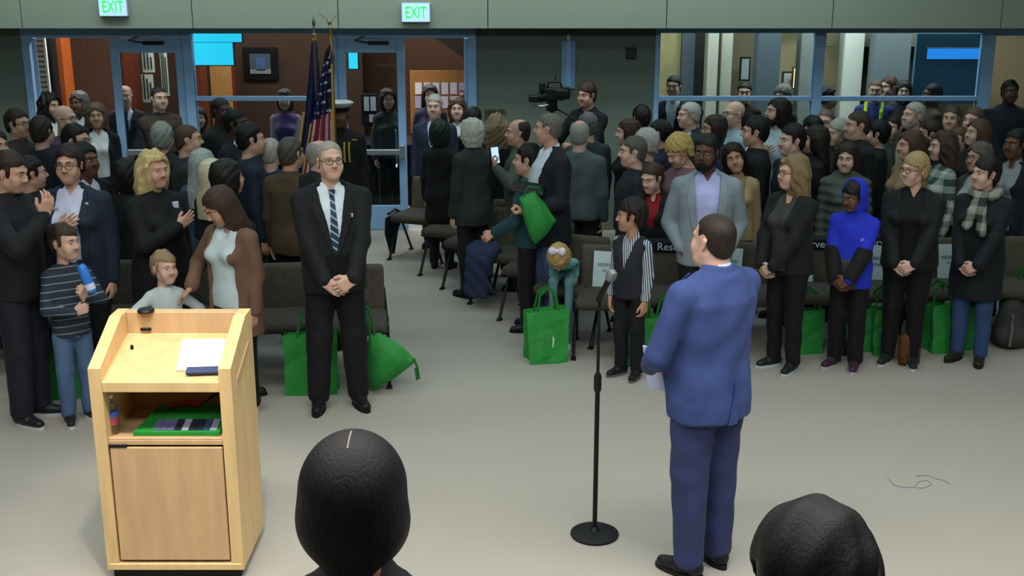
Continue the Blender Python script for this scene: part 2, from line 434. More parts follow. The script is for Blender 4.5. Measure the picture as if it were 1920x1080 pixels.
def hair_tpl(style, hres, wide=1.0):
    key = ('hair', style, hres)
    if key in TPL: return TPL[key]
    h = hres; zlo = {'long': -.42, 'vlong': -.5, 'wavy': -.27, 'curly': -.24, 'bob': -.17, 'pony': -.26, 'sleek': -.2}.get(style, -.13)
    F = Field((-.16, -.15, zlo), (.16, .22, .19), h); x, y, z = F.grid()
    t, tt = {'short': (.010, .014), 'full': (.015, .026), 'balding': (.008, .006), 'buzz': (.004, .005), 'pixie': (.018, .026), 'bob': (.02, .022),
             'long': (.016, .02), 'vlong': (.018, .022), 'wavy': (.02, .026), 'curly': (.03, .035), 'afro': (.034, .042), 'pony': (.011, .014),
             'bun': (.012, .018), 'thin': (.006, .008), 'sleek': (.024, .026), 'kid': (.013, .02), 'quiff': (.012, .03)}[style]
    F.ell((0, .015 + .35 * t, .033), (.0755 + t, .0965 + .75 * t, .083 + tt), .005)
    F.ell((0, .035, -.02), (.068 + t, .066 + t, .075 + t), .02)
    longish = style in ('bob', 'long', 'vlong', 'wavy', 'curly')
    yf, zf = (-.045, .076 - .5 * np.abs(x)) if longish else (-.034, .068 - .25 * np.abs(x))
    if style in ('kid', 'pixie'): zf = .05 - .2 * x
    if style == 'wavy': zf = .088 - .55 * np.abs(x)
    if style == 'thin': zf = .084 - .3 * np.abs(x)
    if style == 'quiff': F.ell((0, -.06, .105), (.06, .045, .03), .03)
    if style == 'bob': F.loft([(-.13, .088, .07, 0, .03), (-.06, .104, .088, 0, .022), (.03, .094, .1, 0, .018), (.085, .06, .07, 0, .02)], .05)
    if style == 'long': F.loft([(-.34, .08, .03, 0, .12), (-.2, .108, .055, 0, .09), (-.07, .106, .085, 0, .04), (.03, .092, .098, 0, .018), (.085, .058, .07, 0, .02)], .05)
    if style == 'vlong': F.loft([(-.45, .075, .035, 0, .03), (-.3, .115, .075, 0, .03), (-.12, .122, .105, 0, .02), (.03, .095, .102, 0, .015), (.085, .06, .07, 0, .02)], .05)
    if style == 'wavy': F.loft([(-.22, .105, .06, 0, .07), (-.12, .125, .09, 0, .05), (-.03, .116, .1, 0, .03), (.035, .098, .1, 0, .018), (.09, .06, .07, 0, .02)], .05)
    if style == 'curly': F.loft([(-.19, .11, .07, 0, .05), (-.08, .135, .105, 0, .035), (.03, .12, .115, 0, .02)], .04)
    if style == 'pony':
        F.cap((0, .1, .05), (0, .15, .02), .026, .03, .01); F.cap((0, .15, .02), (0, .145, -.18), .032, .014, .02)
    if style == 'bun': F.ell((0, .1, .09), (.045, .042, .04), .01)
    if style == 'sleek': F.ell((0, .095, -.075), (.045, .04, .05), .02); F.ell((0, .03, -.03), (.1, .09, .08), .03)
    F.cut(smax(np.broadcast_to(y - yf, F.n), np.broadcast_to(z - zf - .25 * np.minimum(0, y + .09) + 0 * x, F.n), .014), .006)       # face opening
    if not longish:
        low = {'pixie': -.045, 'sleek': -.06, 'afro': -.03}.get(style, -.022)
        zl = np.where(y < .02, low, np.maximum(low - 1.0 * (y - .02), -.125 if style == 'sleek' else -.09))
        F.cut(np.broadcast_to(z - zl, F.n), .006)
        for s in (-1, 1): F.cap((s * .09, .004, .012), (s * .09, .002, -.05), .024, .03, .006, 'c')
    if style == 'balding': F.ell((0, -.05, .115), (.062, .125, .075), .01, 'c'); F.cut(np.broadcast_to(np.maximum(y - .0, z - .2), F.n) + 0 * x, .01)
    if style == 'curly': F.folds(.011, 3, 75)
    if style == 'afro': F.folds(.006, 4, 95)
    if style in ('wavy',): F.folds(.008, 5, 55)
    if style in ('full', 'pixie', 'quiff', 'kid', 'short', 'bob'): F.folds(.003, 6, 70)
    F.cut(np.broadcast_to(z - zlo - .01, F.n) + 0 * x, .02)
    core = Field.__new__(Field); core.__dict__ = dict(F.__dict__); core.a = np.full(F.n, .5, np.float32); head_core(core, -.012)
    if not longish or style == 'bob': F.cut(core.a, .002)
    TPL[key] = F.mesh(); return TPL[key]

def beard_tpl(style, hres):
    key = ('beard', style, hres)
    if key in TPL: return TPL[key]
    F = Field((-.1, -.14, -.17), (.1, .05, .03), hres); x, y, z = F.grid(); i = {'full': .013, 'short': .006}[style]
    head_core(F, i * .7); F.ell((0, -.06, -.09), (.035 + i, .03 + i, .026 + i), .03)
    for s in (-1, 1): F.cap((s * .05, .0, -.06), (s * .02, -.055, -.095), .017 + i, .017 + i, .03)
    F.cap((-.02, -.084, -.044), (.02, -.084, -.044), .009, None, .01)
    zt = -.034 - .35 * np.clip(-y - .03, 0, .06) + 0 * x
    F.keep(np.broadcast_to(z - zt, F.n), .006); F.keep(np.broadcast_to(y - .0, F.n) + 0 * x, .006)
    F.cap((-.02, -.1, -.058), (.02, -.1, -.058), .0075, None, .004, 'c'); F.cut(np.broadcast_to(z + .135, F.n) + 0 * x, .01)
    TPL[key] = F.mesh(); return TPL[key]

def hand_tpl(pose, hres):
    """fingers along +x, palm faces -z, thumb on +y"""
    key = ('hand', pose, hres)
    if key in TPL: return TPL[key]
    F = Field((-.05, -.075, -.11), (.2, .1, .05), hres); cu, sp = {'relax': ((22, 28, 22), 1.0), 'flat': ((6, 8, 6), 1.1), 'grip': ((62, 78, 45), .9), 'spread': ((12, 14, 10), 2.6)}[pose]
    F.cap((-.016, 0, 0), (.005, 0, 0), .025, .023, .01, sc=(1, .85, 1.25))
    fing = [(.086, .030, .072, 4), (.090, .010, .080, 1), (.086, -.011, .075, -3), (.078, -.030, .058, -7)]
    for bx, by, L, a in fing: F.cap((.0, by * .55, 0), (bx, by, 0), .0165, .0125, .012)
    F.cap((.012, .018, -.006), (.05, .035, -.012), .017, .014, .014)
    for i, (bx, by, L, a) in enumerate(fing):
        p = Vector((bx, by, 0)); ang = 0; ya = math.radians(a * sp)
        for j, fr in enumerate((.45, .3, .25)):
            ang += math.radians(cu[j] * (1 + .06 * i)); q = p + Vector((math.cos(ang) * math.cos(ya), math.sin(ya) * math.cos(ang), -math.sin(ang))) * L * fr
            F.cap(p, q, .0096 - .001 * j, .0088 - .001 * j, .003); p = q
    if pose == 'grip': th = [(.03, .034, -.012), (.062, .04, -.04), (.08, .016, -.056)]
    elif pose == 'spread': th = [(.03, .034, -.008), (.058, .066, -.012), (.08, .09, -.014)]
    else: th = [(.03, .034, -.01), (.064, .056, -.018), (.092, .06, -.026)]
    for a, b in zip(th, th[1:]): F.cap(a, b, .0125, .0098, .006)
    TPL[key] = F.mesh(); return TPL[key]

def shoe_tpl():
    if 'shoe' in TPL: return TPL['shoe']
    F = Field((-.06, -.2, 0), (.06, .1, .16), .009); x, y, z = F.grid()
    F.cap((0, .045, .05), (0, -.03, .05), .04, .042, .01); F.cap((0, -.03, .045), (0, -.13, .034), .043, .034, .02, sc=(1, 1, 1.1))
    F.cap((0, .045, .06), (0, .045, .085), .034, .03, .02); F.keep(np.broadcast_to(.016 - z, F.n) + 0 * x, .004)
    TPL['shoe'] = F.mesh()
    m = MB(); out = []
    for i in range(18):
        a = i / 18 * 2 * math.pi; cx, cy = math.cos(a), math.sin(a); out.append((.045 * cx * (1 if cy > 0 else .97), -.045 + .135 * cy if cy > 0 else -.045 + .128 * cy))
    m.prism(out, 'z', 0, .022); TPL['sole'] = m
    return TPL['shoe']
SHOES = {}
def shoe_mesh(c, sole):
    k = (c, sole)
    if k not in SHOES:
        v, f = shoe_tpl(); SHOES[k] = (mesh_np('shoe', v, f, True, [mat('fabric', c, .45, scale=30)]), TPL['sole'].mesh('sole', mat('rubber', sole, .7)))
    return SHOES[k]

def rotm(yaw, pitch, roll):
    return Matrix.Rotation(math.radians(yaw), 4, 'Z') @ Matrix.Rotation(math.radians(pitch), 4, 'X') @ Matrix.Rotation(math.radians(roll), 4, 'Y')
def xf(M, v):
    A = np.array(M, np.float32); return v @ A[:3, :3].T + A[:3, 3]
def ik(S, W, l1, l2, pole):
    S, W = Vector(S), Vector(W); d = W - S; L = d.length; mx = (l1 + l2) * .995
    if L > mx: W = S + d * (mx / L); d = W - S; L = mx
    u = d / L; a = (l1 * l1 - l2 * l2 + L * L) / (2 * L); hh = math.sqrt(max(l1 * l1 - a * a, 1e-6))
    p = Vector(pole); p = p - u * p.dot(u); p.normalize(); return S + u * a + p * hh, W

# arm poses for the right arm (-x side), in units of U; mirrored for the left: wrist, finger direction, palm normal, elbow pole, hand
ARMS = {
    'down':   (None, (.05, -.12, -1), (1, .15, 0), (-.35, 1, 0), 'relax'),
    'clasp':  ((-.040, -.135, .515), (.8, -.12, -.55), (.25, 1, 0), (-1, .6, -.1), 'relax'),
    'clasp2': ((-.046, -.160, .520), (.85, -.05, -.45), (.2, 1, -.1), (-1, .6, -.1), 'relax'),
    'heart':  ((-.002, -.130, .718), (.85, -.1, .5), (0, 1, 0), (-.8, -.2, -1), 'flat'),
    'pocket': ((-.092, -.045, .512), (.25, -.25, -1), (1, .2, 0), (-.9, 1, 0), 'relax'),
    'front':  ((-.07, -.2, .60), (.35, -1, .0), (.6, .1, -.7), (-.6, .6, -.6), 'grip'),
    'cross':  ((.04, -.12, .625), (.9, -.1, .1), (0, 1, 0), (-1, -.1, -.6), 'relax'),
    'back':   ((.0, .10, .53), (.8, .2, -.4), (0, -1, 0), (-1, .6, 0), 'relax'),
    'up':     ((-.06, -.16, .79), (.1, -.3, 1), (.5, 1, 0), (-.8, -.2, -1), 'relax'),
}
PEOPLE = {}
def person(px, py, d, yaw, label, sex='m', skin='c89f8a', hair=('short', '2a211b'), top='jacket', c='1c2024', under='d8dde2', pants='14161a', shoes='15161a', sole='15161a',
           arms=('down', 'down'), b=1.0, belly=0.0, hy=0, hp=0, hr=0, near=False, glasses=None, beard=None, tie=None, opening=None, hem=None, headH=None, z0=0.0,
           seated=None, lean=0, group='standing audience', base=None, kind=None, cmat=None, umat=None, pmat=None, hw=1.0, collar=True, legs=True, dx=0, stance=1.0, h=None, cat='person', toe=None):
    top_hair = {'balding': .004, 'buzz': .005, 'thin': .008, None: 0}.get(hair[0] if hair else None, .018)
    P = at_y(px, py, d)
    headH = headH or {'m': .232, 'f': .222, 'c': .215}[sex]
    if seated is not None:
        nbs = None
    if h is None: h = P.z - z0 - top_hair
    nb = h - (1.12 if kind == 'h' else 1.2) * headH; U = nb / .838; dz = 0.0
    hres = .005 if near else .0085; cres = .012 if near else .021
    seed = int(px * 7 + py * 13 + d * 101) % 100000
    fem = sex == 'f'
    # ---- torso profile (z, rx, ry, cx, cy)
    if fem: pr = [(.46, .090, .066, .010), (.52, .099, .072, .012), (.61, .076, .058, 0), (.72, .086, .064, -.002), (.77, .086, .058, .006), (.81, .078, .046, .012), (.838, .040, .036, .014)]
    elif sex == 'c': pr = [(.46, .085, .064, .006), (.52, .088, .068, .004), (.61, .082, .066, -.004), (.72, .086, .062, 0), (.77, .086, .056, .006), (.81, .074, .044, .012), (.838, .038, .036, .014)]
    else: pr = [(.46, .090, .066, .008), (.52, .096, .070, .008), (.61, .086, .064, 0), (.72, .096, .068, 0), (.77, .097, .063, .006), (.81, .084, .048, .012), (.838, .044, .040, .014)]
    prof = []
    for z, rx, ry, cy in pr:
        bel = belly * math.exp(-((z - .60) / .07) ** 2)
        fb = 1 + (b - 1) * (1.0 if z < .78 else .5)
        prof.append((z * U, rx * U * fb, (ry * fb + bel * .5) * U, 0, (cy - bel * .5) * U))
    def row(z): 
        a = np.array(prof); return [z * U] + [float(np.interp(z * U, a[:, 0], a[:, j])) for j in (1, 2, 3, 4)]
    sw = {'m': .101, 'f': .089, 'c': .088}[sex] * U * (1 + (b - 1) * .6); l1, l2 = .172 * U, .152 * U
    J = {}
    for sd, nm in ((-1, arms[0]), (1, arms[1])):
        if isinstance(nm, str): W, D, N, pole, hp_ = ARMS[nm]
        else: W, D, N, pole, hp_ = nm
        S = Vector((sd * sw, .008 * U, .795 * U))
        if W is None: Wv = S + Vector((sd * .028 * U, -.03 * U, -(l1 + l2) * .985))
        else:
            Wv = Vector((sd * -W[0] * U, W[1] * U * (1 + (b - 1) * .6) - belly * .7 * U * (1 if W[1] < -.1 else 0), W[2] * U))
        f3 = lambda q: Vector((-sd * q[0], q[1], q[2]))
        E, Wv = ik(S, Wv, l1, l2, f3(pole)); J[sd] = (S, E, Wv, f3(D).normalized(), f3(N).normalized(), hp_)
    # ---- leg joints
    if seated is not None:
        dz = .51 * U - (seated + .10)
    Lg = {}
    for sd in (-1, 1):
        if seated is not None:
            Hj = Vector((sd * .052 * U, 0, seated + .10)); K = Vector((sd * .075 * U, -.235 * U, seated + .07)); A = Vector((sd * .07 * U, -.24 * U, .06))
        else:
            Hj = Vector((sd * .052 * U, .004 * U, .505 * U)); A = Vector((sd * .056 * U * stance, .012 * U, .055 * U)); K = (Hj + A) / 2 + Vector((0, -.008 * U, .012 * U))
        Lg[sd] = (Hj, K, A)
    # ---- deformation of everything above the hips
    def deform(v):
        if seated is not None: v = v - np.array((0, 0, dz), np.float32)
        if lean:
            piv = .5 * U - dz; t = np.clip((v[:, 2] - piv) / (.25 * U), 0, 1) * math.radians(lean); cy, sy = np.cos(t), np.sin(t)
            y, z = v[:, 1].copy(), v[:, 2] - piv; up = z > 0
            ny = np.where(up, y * cy - z * sy, y); nz = np.where(up, y * sy + z * cy, z); v = v.copy(); v[:, 1] = ny; v[:, 2] = nz + piv
        return v
    # ---- head frame
    kd = kind or {'m': 'm', 'f': 'f', 'c': 'c'}[sex]; hs = headH / .232
    cen = Vector((0, -.004 * U, h - .116 * hs)); piv = Vector((0, .016 * U, nb + .05 * hs))
    HM = Matrix.Translation(piv) @ rotm(hy, hp, hr) @ Matrix.Translation(cen - piv) @ Matrix.Diagonal((hs * hw, hs, hs, 1))
    # ---- body mesh (skin): coarse limbs and trunk + head + hands, one mesh
    F = Field((-sw - .3 * U, -.34 * U, .0), (sw + .3 * U, .22 * U, .9 * U), .03)
    F.loft([row(z) for z in (.50, .55, .61, .72, .77, .81, .838)], .03, -.022)
    for sd in (-1, 1):
        S, E, W, D, N, _ = J[sd]; F.cap(S, E, .022 * U, .019 * U, .02); F.cap(E, W, .019 * U, .0155 * U, .01)
        F.cap((sd * .02 * U, .014 * U, .812 * U), S, .022 * U, .02 * U, .03)
        if seated is None:
            Hj, K, A = Lg[sd]; F.cap(Hj - Vector((0, 0, .05 * U)), K, .034 * U, .028 * U, .01); F.cap(K, A, .028 * U, .02 * U, .01)
    F.cap((0, .014 * U, nb - .02 * U), (0, .006 * U, nb + .05 * hs), .03 * U, .028 * U, .02)
    v, f = F.mesh(); V = [deform(v)]; Q = [f]; MI = [np.zeros(len(f), int)]; n = len(v)
    hv, hf, hm = head_tpl(kd, hres); V.append(deform(xf(HM, hv))); Q.append(hf + n); MI.append(hm); n += len(hv)
    hsz = (.95 if fem else 1.02) * (U / 1.76) ** .9 * (1.0 if sex != 'c' else 1.08)
    for sd in (-1, 1):
        S, E, W, D, N, hpz = J[sd]
        if arms[(sd + 1) // 2] == 'pocket': continue
        tv, tf = hand_tpl(hpz, .0045 if near else .008)
        ez = -N; ez = (ez - D * ez.dot(D)).normalized(); ey = ez.cross(D) * (1 if sd < 0 else -1)
        M = Matrix(((D.x, ey.x, ez.x, W.x), (D.y, ey.y, ez.y, W.y), (D.z, ey.z, ez.z, W.z), (0, 0, 0, 1))) @ Matrix.Diagonal((hsz, hsz, hsz, 1))
        V.append(deform(xf(M, tv))); Q.append((tf if sd < 0 else tf[:, ::-1]) + n); MI.append(np.zeros(len(tf), int)); n += len(tv)
    sk = mat('skin', skin, .5); sr = [int(skin[i:i + 2], 16) for i in (0, 2, 4)]
    lipc = '%02x%02x%02x' % (int(sr[0] * .94), int(sr[1] * .83), int(sr[2] * .84)); browc = hair[1] if hair else '4a3a30'
    me = mesh_np('person', np.concatenate(V), np.concatenate(Q), True, [sk, mat('skin', lipc, .45), mat('eye', 'b9b5ae', .5), mat('eye', '2b1d14', .4), mat('hair', browc, .7)], np.concatenate(MI))
    Xw = P.x if base is None else base[0]
    root = link('person', me, None, (Xw + dx, d if base is None else base[1], z0), (0, 0, math.radians(yaw)))
    tag(root, label, cat, group)
    def part(name, F, m, clean=None):
        v, f = F.mesh()
        if not len(f): return None
        return link(name, mesh_np(name, deform(v), f, True, [m]), root)
    def mpart(name, mb, m, parent=None, smooth=True):
        mb.v = [tuple(p) for p in deform(np.array(mb.v, np.float32))] if mb.v else mb.v
        return mb.build(name, m, parent or root, smooth)
    # ---- trousers
    if legs:
        pm = pmat or mat('fabric', pants, .75)
        if seated is not None:
            F = Field((-.2 * U, -.32 * U, .04), (.2 * U, .16 * U, seated + .3), cres * 1.2); F.ell((0, .01, seated + .11), (.1 * U * b, .085 * U, .1), .03)
            for sd in (-1, 1):
                Hj, K, A = Lg[sd]; F.cap(Hj, K, .056 * U * b, .044 * U, .02); F.cap(K, A, .042 * U, .036 * U, .02)
            v, f = F.mesh(); link('trousers', mesh_np('trousers', v, f, True, [pm]), root)
        else:
            slim = .85 if fem else 1.0
            F = Field((-.16 * U * b, -.16 * U, .02 * U), (.16 * U * b, .16 * U, .62 * U), cres)
            F.loft([row(.47), row(.52), row(.585), row(.60)], .01, .004)
            for sd in (-1, 1):
                Hj, K, A = Lg[sd]; F.cap(Hj - Vector((0, 0, .045 * U)), K, .049 * U * b, .045 * U * slim * (.5 + .5 * b), .02); F.cap(K, A, .046 * U * slim * (.5 + .5 * b), .040 * U * slim, .015)
            x, y, z = F.grid(); F.keep(np.broadcast_to(.032 * U - z, F.n) + 0 * x, .004); F.folds(.004, seed, 26)
            part('trousers', F, pm)
    # ---- shoes
    sm, so = shoe_mesh(shoes, sole); sc = .148 * U / .265 * (1.12 if sex == 'c' else 1)
    for sd in (-1, 1):
        A = Lg[sd][2]; tn = (math.radians(14) * sd) if toe is None else math.radians(toe[(sd + 1) // 2])
        so_ = link('shoe', sm, root, (A.x, A.y - .01, 0), (0, 0, tn), sc); link('sole', so, so_)
    # ---- upper clothing
    TOPS = {'suit': (.455, .017, .013, .04), 'jacket': (.475, .02, .016, .03), 'coat': (.32, .022, .016, .032), 'sweater': (.49, .010, .010, .012), 'shirt': (.50, .009, .009, .022),
            'cardigan': (.40, .018, .016, .01), 'vest': (.485, .024, None, 0), 'puffer': (.46, .036, .028, .05), 'blouse': (.49, .012, .01, .0)}
    them, infl, sinf, colh = TOPS[top]; them = hem or them
    op = opening
    if op is None and top == 'suit': op = (.052, .004, .615)
    cm = cmat or mat('fabric', c, .8)
    ext = sw + l1 + l2; lo = [-sw - .09, -.16 * U * b - belly * U - .05, them * U]; hi = [sw + .09, .15 * U * b + .04, nb + .07]
    for sd in (-1, 1):
        for q in J[sd][1:3]:
            for i in range(3): lo[i] = min(lo[i], q[i] - .08); hi[i] = max(hi[i], q[i] + .08)
    F = Field(lo, hi, cres); x, y, z = F.grid()
    rows = []
    for zz in sorted(set([them, .5, .56, .61, .66, .72, .77, .81, .838]) if them < .5 else set([them, .56, .61, .66, .72, .77, .81, .838])):
        r = row(zz)
        if zz < .46: r[1] *= 1 + .5 * (.46 - zz); r[2] *= 1 + .7 * (.46 - zz)
        if top in ('suit', 'jacket', 'coat', 'puffer', 'cardigan', 'sweater') and .5 < zz < .7:      # cloth hangs straighter than the waist
            h0, h1 = row(.52), row(.72); t = (zz - .52) / .2; r[1] = max(r[1], (h0[1] * (1 - t) + h1[1] * t) * .95); r[2] = max(r[2], (h0[2] * (1 - t) + h1[2] * t) * .95)
        rows.append(r)
    F.loft(rows, .02, infl, 2.2)
    if fem:
        for sd in (-1, 1): F.ell((sd * .040 * U * b, -.052 * U * b, .722 * U), (.036 * U * b, .034 * U * b + infl, .036 * U), .04)
    for sd in (-1, 1): F.cap((sd * .02 * U, .014 * U, .826 * U), J[sd][0], .024 * U + infl * .8, .0235 * U + infl * .7, .035)
    if colh > 0: F.cap((0, .015 * U, nb - .03), (0, .008 * U, nb + colh), .036 * U * (1 if fem else 1.12) + infl * .8, .033 * U * (1 if fem else 1.15) + infl * .7, .02)
    F.cut(np.broadcast_to(z - (them + .004) * U, F.n) + 0 * x, .003)
    F.cut(-(np.broadcast_to(z - nb - colh - (.0 if op else -.2) * (y - .014 * U), F.n) + 0 * x), .004)
    if op:
        wn, wb, zb = op; wz = np.interp(z, [zb * U, nb + .02], [wb * U, wn * U]).astype(np.float32)
        F.cut(np.maximum(np.maximum(np.abs(x) - wz, y - .0 * U), zb * U - z), .004)
    else:   # scoop at the throat
        F.ell((0, -.06 * U, nb + .03 * U), (.036 * U, .05 * U, .04 * U), .006, 'c')
    TORSO = F.a.copy(); FT = Field.__new__(Field); FT.__dict__ = dict(F.__dict__); FT.a = TORSO
    if sinf is not None:
        for sd in (-1, 1):
            S, E, W, D, N, _ = J[sd]; e2 = E + (W - E) * (.93 if arms[(sd + 1) // 2] != 'pocket' else .8)
            bb = 1 + (b - 1) * .7
            F.cap(S + Vector((0, 0, -.006 * U)), E, .0285 * U * bb + sinf, .0235 * U * bb + sinf, .018); F.cap(E, e2, .0235 * U * bb + sinf, .0185 * U + sinf, .012)
    if top == 'puffer': F.a += .006 * np.sin(2 * math.pi * z / .075).astype(np.float32)
    F.folds(.0045 if near else .006, seed + 3, 24)
    g = part({'suit': 'suit_jacket', 'coat': 'coat', 'jacket': 'jacket', 'sweater': 'sweater', 'shirt': 'shirt', 'cardigan': 'cardigan', 'vest': 'waistcoat', 'puffer': 'puffer_jacket', 'blouse': 'blouse'}[top], F, cm)
    # ---- shirt under an opening, collar, tie, lapels
    FS = None
    if op or top == 'vest':
        FS = Field((-.16 * U * b, -.16 * U * b - belly * U, .46 * U), (.16 * U * b, .15 * U * b, nb + .06), cres * .9); xs, ys, zs = FS.grid()
        if top == 'vest':
            FS = Field([min(lo[0], -.2), lo[1], .5 * U], hi, cres * .9); xs, ys, zs = FS.grid()
        FS.loft([row(q) for q in (.49, .56, .61, .66, .72, .77, .81, .838)], .02, .011 if op and op[2] < .5 else .002 if top == "suit" else .007)
        if fem:
            for sd in (-1, 1): FS.ell((sd * .040 * U * b, -.052 * U * b, .722 * U), (.034 * U * b, .033 * U * b + .006, .034 * U), .04)
        FS.cap((0, .015 * U, nb - .03), (0, .006 * U, nb + .05), .0345 * U * (1 if fem else 1.12), .0345 * U * (1 if fem else 1.12), .008)
        FS.cut(-(np.broadcast_to(zs - nb - .034 - .3 * (ys - .014 * U), FS.n) + 0 * xs), .004)
        if collar: FS.cut(np.maximum(np.maximum(np.abs(xs) - np.maximum(0, (zs - nb + .045) * .5), ys), nb - .045 - zs), .003)
        else: FS.ell((0, -.07 * U, nb + .005 * U), (.045 * U, .06 * U, .06 * U), .006, 'c')
        if top == 'vest':
            for sd in (-1, 1):
                S, E, W, D, N, _ = J[sd]; e2 = E + (W - E) * .92
                FS.cap((sd * .022 * U, .014 * U, .818 * U), S, .024 * U, .028 * U, .02); FS.cap(S, E, .037 * U, .034 * U, .012); FS.cap(E, e2, .034 * U, .027 * U, .012)
        FS.folds(.0015, seed + 9, 30)
        part('shirt', FS, umat or mat('fabric', under, .8))
    if tie and FS is not None:
        A, B = [], []
        zt, zb2 = nb - .035, (op[2] if op else .62) * U - .02
        for i in range(15):
            t = i / 14; zz = zt + (zb2 - zt) * t; wv = (.016 if t < .08 else .012 + .022 * t); yy = FS.front(0, zz)
            yy = (yy if yy is not None else -.1 * U) - .006; A.append((-wv, yy, zz)); B.append((wv, yy, zz))
        mpart('necktie', MB().ribbon(A, B, .012), tie)
        yy = FS.front(0, zt); kn = MB().prism([(-.022, zt + .022), (.022, zt + .022), (.013, zt - .02), (-.013, zt - .02)], 'y', (yy or -.08) - .02, (yy or -.08) + .01); mpart('tie_knot', kn, tie)
    if top == 'suit' and near and op:
        wn, wb, zb = op
        for sd in (-1, 1):
            A, B = [], []
            for i in range(13):
                t = i / 12; zz = (nb - .01) + (zb * U - nb + .01) * t; wi = np.interp(zz, [zb * U, nb + .02], [wb * U, wn * U]); lw = np.interp(t, [0, .3, .6, 1], [.03, .062, .045, .012])
                ia, ib = sd * (wi + .004), sd * (wi + lw); ya, yb = FT.front(ia, zz), FT.front(ib, zz)
                if yb is None or yb > .02: continue
                if ya is None or abs(ya - yb) > .03: ya = yb - .004
                A.append((ia, ya - .011, zz)); B.append((ib, yb - .015, zz))
            if len(A) > 3: mpart('lapel', MB().ribbon(A, B, .008), cm)
        for zz in (zb - .01, zb - .07):
            yy = FT.front(.008, zz * U)
            if yy: mpart('button', MB().cyl((.008, yy - .006, zz * U), (.008, yy + .004, zz * U), .009, n=10), mat('plastic', '0c0c0e', .3))
    # ---- hair, beard, glasses
    if hair and hair[0]:
        hv, hf = hair_tpl(hair[0], .006 if near else .009); link('hair', mesh_np('hair', deform(xf(HM, hv)), hf, True, [mat('hair', hair[1], .55)]), root)
    if beard:
        hv, hf = beard_tpl(beard[0], .006 if near else .009); link('beard', mesh_np('beard', deform(xf(HM, hv)), hf, True, [mat('hair', beard[1], .7)]), root)
    if glasses:
        m = MB()
        for sd in (-1, 1):
            m.tube([(sd * .032 + .024 * math.cos(a), -.104 + .012 * abs(math.cos(a)) * (1 if sd * math.cos(a) > 0 else 0), .002 + .017 * math.sin(a)) for a in [i * math.pi / 7 for i in range(14)]], .0022, 5, True)
            m.tube([(sd * .056, -.092, .006), (sd * .072, -.05, .008), (sd * .079, .01, .006)], .0022, 5)
        m.tube([(-.009, -.105, .006), (0, -.108, .008), (.009, -.105, .006)], .002, 5)
        m.v = [tuple(HM @ Vector(p)) for p in m.v]; mpart('glasses', m, mat('plastic', glasses, .3))
    info = dict(root=root, U=U, nb=nb, J=J, HM=HM, F=FT, FS=FS, deform=deform, part=part, mpart=mpart, hs=hs, h=h, dz=dz, Field=F, res=cres)
    return info
# ------------------------------------------------------------------ the hall
WY = 12.9
def struct(name, mb, m, parent=None, smooth=False):
    o = mb.build(name, m, parent, smooth)
    if parent is None: tag(o, kind='structure')
    return o
M_CARPET = mat('carpet', '9c9990', .97)
M_WALL = mat('paint', '6f7a70', .95)
M_HEAD = mat('paint', '8f9a8c', .95)
M_FRAME = mat('paint', '8db4dc', .45, spec=.4)  # blue cast of the light is put into this base colour
M_PANE = mat('pane', 'd8e0e2', .02)
M_BLACKM = mat('metal', '17181a', .5, metallic=.3)
M_DARKP = mat('plastic', '101113', .5)
M_CHROME = mat('metal', 'b8c0c6', .3)
struct('floor', MB().box(-8, 8, -3, 12.97, -.12, 0), M_CARPET)
struct('ceiling', MB().box(-8, 8, -3, 13.05, 5.05, 5.15), mat('paint', 'b9b9b2', .95))
struct('wall_left', MB().box(-8.15, -8, -3, 12.9, 0, 5.05), M_WALL)
struct('wall_right', MB().box(8, 8.15, -3, 12.9, 0, 5.05), M_WALL)
struct('wall_front', MB().box(-8, 8, -3.15, -3, 0, 5.05), M_WALL)
struct('dais_platform', MB().box(-4, 4, -3, 2.75, 0.0, .75), mat('carpet', '6b6558', .97))
bw = MB()
bw.box(-8, -5.28, WY, WY + .14, 0, 2.7); bw.box(-.385, 1.545, WY, WY + .14, 0, 2.7); bw.box(6.35, 8, WY, WY + .14, 0, 2.7)
bw.box(-5.28, -.385, WY, WY + .14, 2.225, 2.7); bw.box(1.545, 6.35, WY, WY + .14, 2.225, 2.7)
wb = struct('wall_back', bw, M_WALL)
# bulkhead above the glazing, in panels with recessed joints
bh = struct('wall_bulkhead', MB().box(-8, 8, 12.5, WY, 2.25, 5.05), mat('paint', '4d5650', .95))
seams = [-7.9, -6.75, -5.08, -3.31, -1.80, -.25, 1.60, 3.32, 5.07, 6.75, 7.9]
for a, b in zip(seams, seams[1:]):
    MB().box(a + .004, b - .004, 12.45, 12.5, 2.24, 4.2, .004).build('panel', M_HEAD, bh)
    MB().box(a + .004, b - .004, 12.45, 12.5, 4.21, 5.04, .004).build('panel', M_HEAD, bh)

